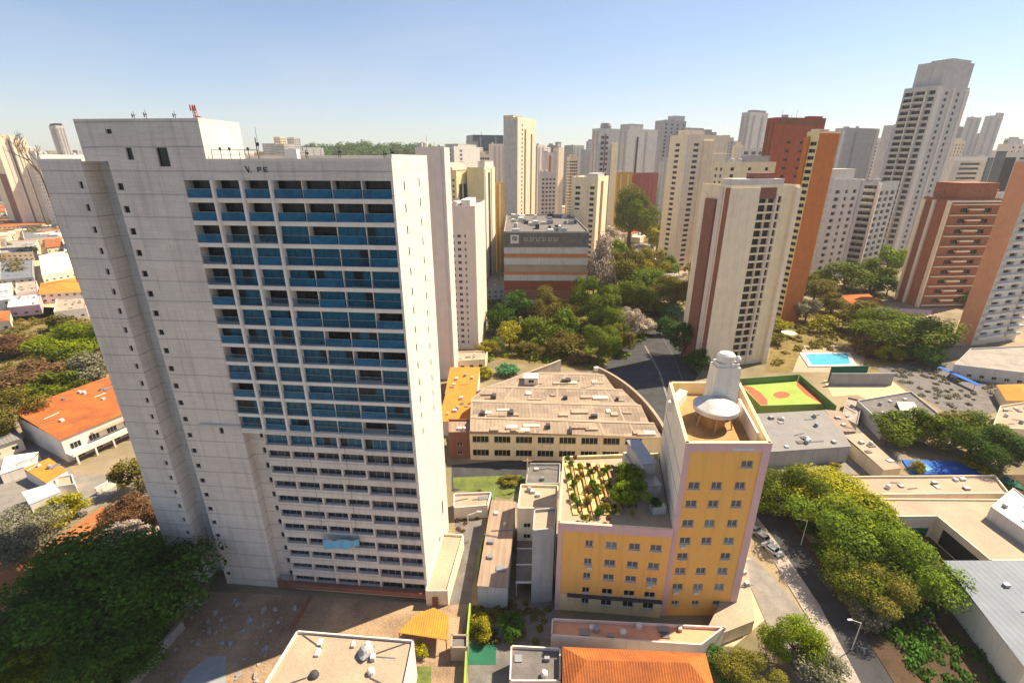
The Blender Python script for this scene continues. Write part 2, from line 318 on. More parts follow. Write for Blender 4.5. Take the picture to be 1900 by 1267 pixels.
def tower(name, label, xs, ytop, Y, phi, wall='plaster_cream', L=None, R=None, roof=(), para=.9, cat='apartment tower', roofm='roof_concrete', c=None, a=None, yx=None, group=None):
    """tower whose nearest corner B is seen at photo column xs[1]; left face reaches xs[0], right face xs[2]"""
    xa, xb, xc = xs; kk = lambda x: ray(x, ytop if yx is None else yx)[0]/ray(x, ytop if yx is None else yx)[1]
    B = Vector((kk(xb)*Y, Y)); h = VZ(xb, ytop, Y)[1]
    def sides(ph):
        p = math.radians(ph); u = Vector((math.cos(p), math.sin(p))); w = Vector((-math.sin(p), math.cos(p)))
        return p, u, w, (B.x-kk(xa)*B.y)/(u.x-kk(xa)*u.y), (kk(xc)*B.y-B.x)/(w.x-kk(xc)*w.y)
    good = lambda q: 2 < q[3] and 2 < q[4] < max(30, .22*Y*.5)
    cand = sorted(((abs(d), phi+d) for d in range(-86, 87, 2) if -88 <= phi+d <= 10)); best = next((sides(ph) for _, ph in cand if c is not None or good(sides(ph))), sides(phi))
    p, u, w, a0, c0 = best; a = min(a0, max(26, .2*Y)) if a is None else a; c = c0 if c is None else c
    if DEBUG: print('TOWER', label[:40], 'phi', phi, round(math.degrees(p)), 'a %.0f c %.0f h %.0f' % (a, c, h))
    A = B-u*a
    root = thing(name, label, cat, (A.x, A.y, 0), p, group)
    F = [Face((0, 0), (a, 0)), Face((a, 0), (a, c)), Face((a, c), (0, c)), Face((0, c), (0, 0))]
    mb = MB(); wins = []
    dress(root, F[0], L or {}, h, mb, wins); dress(root, F[1], R or {}, h, mb, wins)
    mb.wall((a, c), (0, c), 0, h); mb.wall((0, c), (0, 0), 0, h)
    t = .25
    for q in (((0, 0), (a, t)), ((0, c-t), (a, c)), ((0, t), (t, c-t)), ((a-t, t), (a, c-t))): mb.box(q[0][0], q[1][0], q[0][1], q[1][1], h-.01, h+para)
    mb.build('wall', M[wall], root)
    rb = MB(); rb.face([(0, 0, h-.02), (a, 0, h-.02), (a, c, h-.02), (0, c, h-.02)]); rb.build('roof', M[roofm], root)
    rc = random.Random(int(a*31+c*17+h)); 
    if a > 4 and c > 6:
        for k in range(rc.randint(2, 5)):
            x_, y_ = rc.uniform(.12, .85)*a, rc.uniform(.08, .5)*c; b = MB(); v = rc.random()
            if v < .45: b.tube((0, 0, -.05), (0, 0, rc.uniform(2.2, 5.5)), .09, .05, 5); nm, m_ = 'roof_aerial', 'metal_dark'
            elif v < .75: w_ = rc.uniform(1.2, 3); b.box(-w_/2, w_/2, -w_/2, w_/2, -.05, rc.uniform(1.2, 2.4)); nm, m_ = 'roof_unit', rc.choice(('plaster_mid', 'metal_grey', 'plaster_grey'))
            else: b.lathe([(.01, 2.6), (1.0, 2.5), (1.2, 2.2), (1.2, -.05)], 0, 0, 12); nm, m_ = 'roof_tank', 'plaster_mid'
            b.build(nm, M[m_], root, (x_, y_, h))
    for x0, x1, y0, y1, hh, m, nm in roof:
        b = MB(); b.box(a*x0, a*x1, c*y0, c*y1, h, h+hh); b.box(a*x0-.15, a*x1+.15, c*y0-.15, c*y1+.15, h+hh, h+hh+.3); b.build(nm, M[m], root)
    add_windows(root, wins)
    return root, a, c, h, F
def local(pts, A, rot):
    ca, sa = math.cos(-rot), math.sin(-rot); out = []
    for p in pts: d = p-A; out.append(Vector((d.x*ca-d.y*sa, d.x*sa+d.y*ca)))
    return out
def house(name, label, px, h, wall='plaster_white', roofm='roof_tile', kind='hip', rise=1.8, over=.5, win=(0, 1), cat='house', para=.6, wsp=None, z0=0, group=None, extra=None):
    """px: four eave corners in the photo (front-left, front-right, back-right, back-left) at height h"""
    W4 = [G(x, y, h) for x, y in px]; A = W4[0]; d = W4[1]-W4[0]; rot = math.atan2(d.y, d.x)
    q = local(W4, A, rot); root = thing(name, label, cat, (A.x, A.y, z0), rot, group); h = h-z0
    mb = MB(); wins = []
    for i in range(4):
        f = Face(q[i], q[(i+1) % 4])
        if i in win and f.L > 4:
            n = max(1, int(f.L/3.6)); sp = dict(cols=[((k+.5)/n, 1.5) for k in range(n)], fh=2.9, zs=.1, sill=1.0, wh=1.2, ze=.5, glass='glass_dark', bars=2, frame='metal_white'); sp.update(wsp or {})
        else: sp = {}
        dress(root, f, sp, h, mb, wins)
    c = sum(q, Vector((0, 0)))/4
    o = [p+(p-c).normalized()*over for p in q]
    if kind == 'flat':
        for i in range(4):
            f = Face(q[i], q[(i+1) % 4]); f.box(mb, 0, f.L, 0, .22, h-.01, h+para)
    mb.build('wall', M[wall], root)
    rb = MB()
    if kind == 'flat': rb.face([(p.x, p.y, h-.005) for p in q])
    elif kind == 'shed':
        zz = [h, h, h+rise, h+rise]; rb.face([(p.x, p.y, z+.12) for p, z in zip(o, zz)]); rb.face([(p.x, p.y, z) for p, z in zip(o[::-1], zz[::-1])])
        for i in range(4): j = (i+1) % 4; rb.face([(o[i].x, o[i].y, zz[i]), (o[j].x, o[j].y, zz[j]), (o[j].x, o[j].y, zz[j]+.12), (o[i].x, o[i].y, zz[i]+.12)])
    else:
        l0 = (q[1]-q[0]).length+(q[2]-q[3]).length; l1 = (q[3]-q[0]).length+(q[2]-q[1]).length
        k = 0 if l0 >= l1 else 1; o = o[k:]+o[:k]
        m0, m1 = (o[0]+o[3])/2, (o[1]+o[2])/2; ins = .5*min(l0, l1)/2/max(l0, l1)*2 if kind == 'hip' else 0
        r0, r1 = m0+(m1-m0)*min(ins, .45), m1+(m0-m1)*min(ins, .45)
        P = lambda v, z: (v.x, v.y, z)
        rb.face([P(o[0], h), P(o[1], h), P(r1, h+rise), P(r0, h+rise)]); rb.face([P(o[2], h), P(o[3], h), P(r0, h+rise), P(r1, h+rise)])
        rb.face([P(o[1], h), P(o[2], h), P(r1, h+rise)]); rb.face([P(o[3], h), P(o[0], h), P(r0, h+rise)])
        rb.face([P(v, h-.02) for v in o[::-1]])
    rb.build('roof', M[roofm], root)
    add_windows(root, wins)
    rc = random.Random(len(label)*7+int(A.x)); A2 = (q[2]-q[0]).length
    if kind in ('flat', 'shed') and A2 > 9 and cat != 'podium':
        for k in range(min(9, int(A2/3.2))):
            s_, t_ = rc.uniform(.15, .85), rc.uniform(.15, .85); p = q[0].lerp(q[1], s_).lerp(q[3].lerp(q[2], s_), t_); z = h+(rise*t_ if kind == 'shed' else 0)
            b = MB(); v = rc.random()
            if v < .4: w_, d_ = rc.uniform(.5, 1.3), rc.uniform(.5, 1.2); b.box(-w_/2, w_/2, -d_/2, d_/2, -.05, rc.uniform(.4, .9)); nm, m_ = 'roof_unit', rc.choice(('metal_grey', 'plaster_mid', 'metal_white'))
            elif v < .6: b.lathe([(.01, 1.1), (.35, 1.05), (.55, .8), (.55, -.05)], 0, 0, 10); nm, m_ = 'roof_tank', rc.choice(('screed', 'metal_white'))
            elif v < .8: L_ = rc.uniform(2, 5); b.tube((-L_/2, 0, .2), (L_/2, rc.uniform(-1, 1), .2), .09, n=6); nm, m_ = 'roof_pipe', 'metal_grey'
            else: w_ = rc.uniform(1, 2.4); b.box(-w_/2, w_/2, -.6, .6, .0, .22); nm, m_ = 'roof_hatch', rc.choice(('roof_tar', 'metal_grey'))
            b.build(nm, M[m_], root, (p.x, p.y, z+(.12 if kind == 'shed' else 0)))
    return root, q, h
def patch(name, px, m, z=.02, kind='structure', label=None, cat=None, th=0):
    """a sheet (or a low slab of thickness th) on the ground, outlined in the photo"""
    b = MB(); pts = [G(x, y, z) for x, y in px]
    area = sum(pts[i].x*pts[i-1].y-pts[i-1].x*pts[i].y for i in range(len(pts)))
    if area > 0: pts = pts[::-1]
    if th: b.prism(pts, z-th, z)
    else: b.face([(p.x, p.y, z) for p in pts])
    o = b.build(name, M[m])
    if kind: o['kind'] = kind
    return tag(o, label, cat)
def wallrun(name, label, px, z, h, t, m, cat='wall', z0=0):
    """free-standing wall whose top edge follows photo points at height h"""
    pts = [G(x, y, h) for x, y in px]; b = MB()
    for p, q in zip(pts, pts[1:]):
        n = (q-p).orthogonal().normalized()*t/2; b.prism([p-n, q-n, q+n, p+n] if (q-p).cross(n) > 0 else [p+n, q+n, q-n, p-n], z0, h)
    o = b.build(name, M[m]); return tag(o, label, cat)
# ---- trees: crowns of many leaf-size faces gathered in clumps
def crown_mesh(seed, nclump, per, leaf, flat=.8, gap=.5):
    rnd = random.Random(seed); b = MB(); cl = []
    for i in range(nclump):
        while True:
            v = Vector((rnd.uniform(-1, 1), rnd.uniform(-1, 1), rnd.uniform(-.75, 1)))
            if .25 < v.length < .95: break
        v *= rnd.uniform(.72, 1.0); cl.append((v, rnd.uniform(.22, .42)))
    for v, r in cl:
        for k in range(per):
            d = Vector((rnd.gauss(0, 1), rnd.gauss(0, 1), rnd.gauss(.25, .9))).normalized(); p = v+d*r*rnd.uniform(.55, 1.08); p.z *= flat
            n = (d*.9+Vector((rnd.uniform(-1, 1), rnd.uniform(-1, 1), rnd.uniform(-.3, 1)))*.75).normalized(); a = n.orthogonal().normalized()
            t = rnd.uniform(0, 6.28); a2 = a*math.cos(t)+n.cross(a)*math.sin(t); e = n.cross(a2); s = leaf*rnd.uniform(.6, 1.3)
            b.face([p-a2*s, p-e*s*.55, p+a2*s, p+e*s*.55])
    return b.mesh('crown', M['leaf_green'])
def crown_set(leaf, per):
    return [crown_mesh(11, 26, per, leaf, .78), crown_mesh(23, 20, per, leaf, .95), crown_mesh(37, 32, int(per*.8), leaf, .68), crown_mesh(51, 15, int(per*1.2), leaf, .85)]
CR_NEAR, CR_MID, CR_FAR = crown_set(.030, 720), crown_set(.055, 230), crown_set(.085, 95)
_cm = {}
def crown_var(me, m):
    if (me.name, m) not in _cm: c = me.copy(); c.materials.clear(); c.materials.append(M[m]); _cm[(me.name, m)] = c
    return _cm[(me.name, m)]
def trunk_mesh(seed):
    rnd = random.Random(seed); b = MB(); top = Vector((rnd.uniform(-.1, .1), rnd.uniform(-.1, .1), .62)); b.tube((0, 0, 0), top, .085, .055)
    for k in range(5):
        t = k*2*math.pi/5+rnd.uniform(-.4, .4); q = top+Vector((math.cos(t)*.45, math.sin(t)*.45, rnd.uniform(.25, .6))); b.tube(top-Vector((0, 0, .08)), q, .045, .018, 6)
    return b.mesh('trunk', M['bark'])
TRUNKS = [trunk_mesh(1), trunk_mesh(2), trunk_mesh(3)]
_tn = [0]
def tree(label, px, py, rpx, m='leaf_green', asp=.85, name='tree', cat='tree', group=None, hc=None, z0=0, wide=1.0):
    """crown centred at a photo pixel with the given radius; stands on the ground below it"""
    R = 4.0
    for _ in range(6):
        zc = z0+(R*asp*(.8 if name == 'shrub' else 1.0) if hc is None else hc); p = G(px, py, zc); R = rpx*math.sqrt(p.x**2+p.y**2+(CAM_H-zc)**2)/FPX*.93
    i = _tn[0]; _tn[0] += 1
    root = thing(name, label, cat, (p.x, p.y, z0), random.uniform(0, 6.28) if wide == 1 else 0, group)
    cs = CR_NEAR if rpx > 42 else CR_MID if rpx > 22 else CR_FAR
    inst('crown', crown_var(cs[i % 4], m), root, (0, 0, zc-z0), 0, (R*wide, R, R*asp))
    s = max(zc-z0, .5); inst('trunk', TRUNKS[i % 3], root, (0, 0, 0), 0, (s*.8, s*.8, s))
    return root
# ------------------------------------------------------------------ ground sheets
gb = MB(); R0 = 5500; gb.face([(-R0, -60, 0), (R0, -60, 0), (R0, R0, 0), (-R0, R0, 0)]); gb.build('ground', M['ground'])['kind'] = 'structure'
# ------------------------------------------------------------------ the tall white slab tower
def main_tower():
    WID, DEP, H = 52.3, 19.0, 79.7; rot = math.radians(-5.0)
    u = Vector((math.cos(rot), math.sin(rot))); A = Vector((-16.3, 69.0))-u*WID
    T = thing('apartment_tower', 'tall off-white concrete slab tower with a grid of blue glazed balconies', 'apartment tower', (A.x, A.y, 0), rot)
    FL, ZT = 3.2, 77.2
    tops = [ZT-FL*k for k in range(24)]
    w = MB(); wins = []
    def holes(f, z0, z1, rects, d, gl, bars, mi=0, fr='metal_dark'):
        for x, z, ww, hh in w.wall(f.p0, f.p1, z0, z1, rects, d, mi): wins.append((f, x+ww/2, z, ww, hh, d-.02, gl, fr, bars))
    small = [z-1.7 for z in tops[1:]]
    PEN = 85.2
    # left block, recess, plain block
    fl = Face((0, 0), (6.6, 0)); holes(fl, 0, H, [(5.3, z+.5, .62, .95) for z in [tops[0]-1.7]+small], .35, 'glass_deep', 1)
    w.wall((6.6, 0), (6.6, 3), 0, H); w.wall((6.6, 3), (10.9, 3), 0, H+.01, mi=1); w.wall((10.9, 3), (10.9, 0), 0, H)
    fp = Face((10.9, 0), (21.7, 0)); rr = [(.35, z+.3, .95, .95) for z in [tops[0]-1.7]+small]+[(6.6, 35.3, .8, 1.2), (3.1, 79.9, 1.0, 1.6), (7.7, 79.0, 1.7, 2.5), (.9, 83.3, .9, .6)]
    w.wall((21.7, 0), (25.8, 0), H, PEN); holes(fp, 0, PEN, rr, .35, 'glass_deep', 1)
    w.wall((7.4, 0), (10.9, 0), H, PEN); w.face([(7.4, 0, H), (7.4, 3, H), (10.9, 3, H), (10.9, 0, H)])   # penthouse oversailing the recess
    w.wall((25.8, 0), (25.8, 9), H, PEN, mi=2); w.wall((25.8, 9), (7.4, 9), H, PEN); w.wall((7.4, 9), (7.4, 0), H, PEN)
    w.face([(7.4, 0, PEN), (25.8, 0, PEN), (25.8, 9, PEN), (7.4, 9, PEN)])
    # lower recess beside the window bays
    w.wall((21.7, 0), (21.7, 1.6), 0, 36.6); fr_ = Face((21.7, 1.6), (25.4, 1.6)); holes(fr_, 0, 36.6, [(1.9, z-1.75, 1.35, 1.15) for z in tops[13:]], .3, 'glass_deep', 1)
    w.wall((25.4, 1.6), (25.4, 0), 0, 36.6)
    # lower window bays
    fb = Face((25.4, 0), (WID-.35, 0)); bw = fb.L/6; rects = []
    for k in range(13, 24):
        for j in range(6):
            hh = 1.55 if j < 4 else 1.9; hh += .5 if k == 13 else 0
            rects.append((j*bw+.16, tops[k]-hh, bw-.32, hh))
    for x, z, ww, hh in w.wall(fb.p0, fb.p1, 0, 36.6, rects, .75): wins.append((fb, x+ww/2, z, ww, hh, .73, 'glass_blue' if z > 32 else 'glass_dim', 'metal_grey', 3))
    # back of the balconies, band over them
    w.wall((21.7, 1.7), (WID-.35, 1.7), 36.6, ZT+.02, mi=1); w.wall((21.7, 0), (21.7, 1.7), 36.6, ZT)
    w.wall((21.7, 0), (WID, 0), ZT, H); w.face([(21.7, 0, ZT), (21.7, 1.7, ZT), (WID-.35, 1.7, ZT), (WID-.35, 0, ZT)])
    w.wall((WID-.35, 0), (WID, 0), 0, ZT); w.wall((WID-.35, 1.7), (WID-.35, 0), 36.6, ZT)
    # lit flank with slit windows
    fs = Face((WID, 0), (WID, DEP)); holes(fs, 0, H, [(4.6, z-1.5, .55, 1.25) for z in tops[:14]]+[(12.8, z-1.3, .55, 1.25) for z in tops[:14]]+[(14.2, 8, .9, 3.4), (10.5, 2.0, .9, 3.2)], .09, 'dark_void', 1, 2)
    w.wall((WID, DEP), (0, DEP), 0, H); w.wall((0, DEP), (0, 0), 0, H)
    for x0, x1, y0, y1 in ((0, 6.6, 0, .25), (25.8, WID, 0, .25), (WID-.25, WID, .25, DEP), (0, WID-.25, DEP-.25, DEP), (0, .25, .25, DEP-.25)): w.box(x0, x1, y0, y1, H, H+.9 if y1 > 1 else H+.35, 2)
    w.build('wall', [M['concrete'], M['concrete_dark'], M['concrete_lit']], T)
    r = MB(); r.face([(0, 0, H-.02), (6.6, 0, H-.02), (6.6, DEP, H-.02), (0, DEP, H-.02)]); r.face([(6.6, 3, H-.02), (WID, 3, H-.02), (WID, DEP, H-.02), (6.6, DEP, H-.02)]); r.face([(10.9, 0, H-.02), (WID, 0, H-.02), (WID, 3, H-.02), (10.9, 3, H-.02)])
    r.build('roof', M['roof_concrete'], T)
    # windows: bays first
    bays = [x for x in wins if x[0] is fb]; rest = [x for x in wins if x[0] is not fb]
    add_windows(T, bays); 
    for f, x, z, ww, hh, d, gl, fr, bars in rest: inst('vent_window', winmesh(ww, hh, gl, fr, 1), T, f.at(x, d, z), f.rz)
    # balcony grid: 13 storeys x 7 bays
    x0, x1 = 21.7, WID-.35; bw = (x1-x0)/7; fz = Face((x0, 0), (x1, 0))
    slab = MB(); slab.box(0, x1-x0, .0, 1.69, .16, .66); slab.box(-.02, x1-x0, -.16, 1.69, .66, .80); sm = slab.mesh('floor_slab', M['slab_white'])
    for k in range(13): inst('floor_slab', sm, T, (x0, 0, tops[k]-FL-.02))
    for j in range(1, 7):
        x = j*bw; big = j in (1, 2, 3); b = MB(); b.box(-.17 if big else -.06, .17 if big else .06, -.42 if big else .3, 1.69, 36.6, ZT+(.0)); b.build('mullion', M['slab_white'], T, (x0+x, 0, 0))
    b = MB(); b.box(0, x1-x0, 0, 1.69, 36.0, 36.58); b.build('floor_slab', M['slab_white'], T, (x0, 0, 0))
    pane = MB(); pane.face([(-bw/2+.13, 0, 0), (bw/2-.13, 0, 0), (bw/2-.13, 0, 1.2), (-bw/2+.13, 0, 1.2)]); pane.box(-bw/2+.13, bw/2-.13, -.03, .03, 1.2, 1.25, 1); rail = pane.mesh('balcony_rail', [M['glass_rail'], M['metal_grey']]); rail_clear = pane.mesh('balcony_rail', [M['glass_rail_clear'], M['metal_grey']])
    for k in range(13):
        for j in range(7):
            zb = tops[k]-FL+.79; xc = x0+(j+.5)*bw
            deep = k < 2 or (j == 0 and k in (2, 3, 4, 5, 6)) or random.random() < .22
            d = 1.62 if deep else random.choice((.45, .8)); inst('balcony_window', winmesh(bw-.28, 2.54, 'glass_deep' if deep else 'glass_blue', 'metal_dark', 3), T, (xc, d, zb), 0)
            inst('balcony_rail', rail if k < 2 or random.random() < .35 else rail_clear, T, (xc, .10+.04*(j % 2), zb), 0)
    # small things that belong to the building
    b = MB(); b.box(0, 7.6, -.35, -.004, 36.9, 37.25); b.build('ledge', M['concrete_dark'], T, (14.3, 0, 0))
    for x, n in ((31.2, 1), (33.0, 2), (33.9, 3)):
        b = MB()
        if n == 1:
            for x0, x1, xa, xb in ((0, .26, .42, .6), (.6, .72, .48, .58)): b.face([(xa, -.04, 78.2), (xb, -.04, 78.2), (x1, -.04, 79.1), (x0, -.04, 79.1)])
            b.box(.78, .92, -.05, -.003, 78.2, 78.34)
        else:
            b.box(0, .16, -.05, -.003, 78.3, 78.95); b.box(.16, .6, -.05, -.003, 78.8, 78.95); b.box(.16, .6, -.05, -.003, 78.3, 78.45)
            if n == 2: b.v, b.f, b.m = [], [], []; b.box(0, .16, -.05, -.003, 78.3, 78.95); b.box(.16, .6, -.05, -.003, 78.81, 78.95); b.box(.16, .6, -.05, -.003, 78.55, 78.68); b.box(.46, .6, -.05, -.003, 78.68, 78.81)
            else: b.box(.16, .5, -.05, -.003, 78.56, 78.68)
        b.build('wall_letter', M['metal_dark'], T, (x, 0, 0))
    b = MB(); b.box(22.4, WID-.2, -.9, 0-.003, 1.2, 2.2); b.build('entrance_canopy', M['panel_brown'], T)
    return T, A, rot, H, PEN
TOWER, TA, TROT, TH_, PEN = main_tower()
def TL(x, y, z=0): c, s = math.cos(TROT), math.sin(TROT); return (TA.x+x*c-y*s, TA.y+x*s+y*c, z)
# roof equipment of the tower
t = thing('roof_mast', 'small red and white lattice aerial mast on the penthouse corner of the white tower', 'aerial mast', TL(25.0, .8, PEN))
b = MB()
t.scale = (.62, .62, .62)
for dx, dy in ((-.3, -.3), (.3, -.3), (.3, .3), (-.3, .3)): b.tube((dx, dy, 0), (dx*.8, dy*.8, 2.4), .06, n=5)
for z in (.6, 1.2, 1.8, 2.35):
    s = .3*(1-.2*z/2.4)
    for p, q in (((-s, -s), (s, -s)), ((s, -s), (s, s)), ((s, s), (-s, s)), ((-s, s), (-s, -s))): b.tube((*p, z), (*q, z), .05, n=4)
    b.tube((-s, -s, z-.6), (s, -s, z), .04, n=4)
b.build('lattice', M['rust_red'], t)
b = MB()
for dx in (-.55, 0, .5): b.box(dx-.12, dx+.12, -.45, -.3, 1.5, 2.7)
b.build('aerial_panel', M['rust_red'], t)
b = MB(); b.box(-.1, 1.1, -.3, .3, .25, .45); b.build('platform', M['rust_red'], t)
for x, h, lab in ((15.6, 1.0, 'short forked wire aerial left of centre on the white tower penthouse'), (17.4, 1.2, 'slim rod aerial at the centre of the white tower penthouse'), (21.7, 1.0, 'thin straight aerial nearest the red mast on the penthouse'), (31.3, 4.6, 'tall whip aerial behind the parapet of the white tower nearest the penthouse'), (38.6, 2.2, 'thin rod aerial in the middle of the white tower roof'), (43.5, 2.6, 'thin rod aerial on the right part of the white tower roof'), (50.2, 2.0, 'left one of two rod aerials at the right end of the white tower roof'), (51.3, 2.3, 'right one of two rod aerials at the right end of the white tower roof')):
    t = thing('roof_aerial', lab, 'aerial', TL(x, 1.2 if x < 26 else 4, PEN if x < 26 else TH_)); b = MB(); b.tube((0, 0, 0), (0, 0, h), .05, .025, 6); b.build('pole', M['metal_dark'], t)
    b = MB(); b.box(-.18, .18, -.04, .04, h*.45, h*.55); b.box(-.3, -.2, -.05, .05, h*.2, h*.7); b.build('receiver', M['metal_dark'], t)
t = thing('roof_railing', 'thin dark railing with lamps along the tower roof beside the penthouse', 'railing', TL(26.2, .8, TH_)); b = MB()
for k in range(6): b.tube((k*1.3, 0, 0), (k*1.3, 0, 1.5), .05, n=5)
b.tube((0, 0, 1.5), (6.5, 0, 1.5), .045, n=5); b.tube((0, 0, .9), (6.5, 0, .9), .03, n=5); b.build('rail', M['metal_dark'], t)
for k in (1, 2, 4): l = MB(); l.lathe([(0.01, 1.5), (.16, 1.56), (.2, 1.7), (.12, 1.85), (.01, 1.88)], k*1.3, 0, 8); l.build('lamp', M['metal_dark'], t)
t = thing('air_unit', 'white boxed air units on the roof right of the penthouse', 'air unit', TL(33.5, 7, TH_)); b = MB(); b.box(0, 1.8, 0, 1.2, .2, 1.7); b.build('casing', M['metal_white'], t)
b = MB(); b.box(.1, .3, .1, 1.1, 0, .2); b.box(1.5, 1.7, .1, 1.1, 0, .2); b.build('feet', M['metal_grey'], t); b = MB(); b.lathe([(.01, 1.705), (.45, 1.705), (.5, 1.76), (.5, 1.705)], .9, .6, 14); b.build('fan_grille', M['metal_dark'], t)
t = thing('suspended_platform', 'blue sheeted work platform hanging on cables against the lower tower front', 'work platform', TL(33.6, -1.0, 13.2))
b = MB(); b.box(0, 6.6, -.42, .42, 0, .14); b.build('deck', M['metal_grey'], t)
b = MB()
for x in (0.05, 2.2, 4.4, 6.5):
    for y in (-.4, .4): b.tube((x, y, .14), (x, y, 1.25), .035, n=5)
for y in (-.4, .4): b.tube((.05, y, 1.25), (6.5, y, 1.25), .035, n=5); b.tube((.05, y, .7), (6.5, y, .7), .03, n=5)
b.build('guard_rail', M['metal_grey'], t)
b = MB(); n = 14
for k in range(n):
    xa, xb = .0+6.7*k/n, 6.7*(k+1)/n; ya, yb = -.46-.07*math.sin(k*1.7), -.46-.07*math.sin((k+1)*1.7)
    za, zb = -.9-.12*math.sin(k*.9)+(.6 if k > 10 else 0), -.9-.12*math.sin((k+1)*.9)+(.6 if k+1 > 10 else 0); b.face([(xa, ya, za), (xb, yb, zb), (xb, yb, 1.2+.15*math.sin(k+1)), (xa, ya, 1.2+.15*math.sin(k))])
b.build('sheeting', M['tarp_blue'], t)
for x in (.2, 6.4):
    b = MB(); b.tube((x, 0, 1.2), (x, 0, 23.4), .03, n=4); b.build('cable', M['metal_dark'], t)
# low annex along the lit flank of the tower
annex = thing('annex', 'low cream annex wing against the sunlit flank of the white tower', 'annex', TL(52.31, -1.5), TROT)
w = MB(); wn = []
pts = [(0, 0), (4.2, .4), (4.6, 15), (0, 15)]
for i in range(4): w.wall(pts[i], pts[(i+1) % 4], 0, 3.2)
for i in range(4): f = Face(pts[i], pts[(i+1) % 4]); f.box(w, 0, f.L, 0, .2, 3.19, 3.75)
w.build('wall', M['plaster_cream'], annex); b = MB(); b.face([(*p, 3.18) for p in pts]); b.build('roof', M['roof_light'], annex)
b = MB(); b.box(1.2, 2.3, -.05, .3, 0, 2.2); b.build('door', M['panel_brown'], annex)
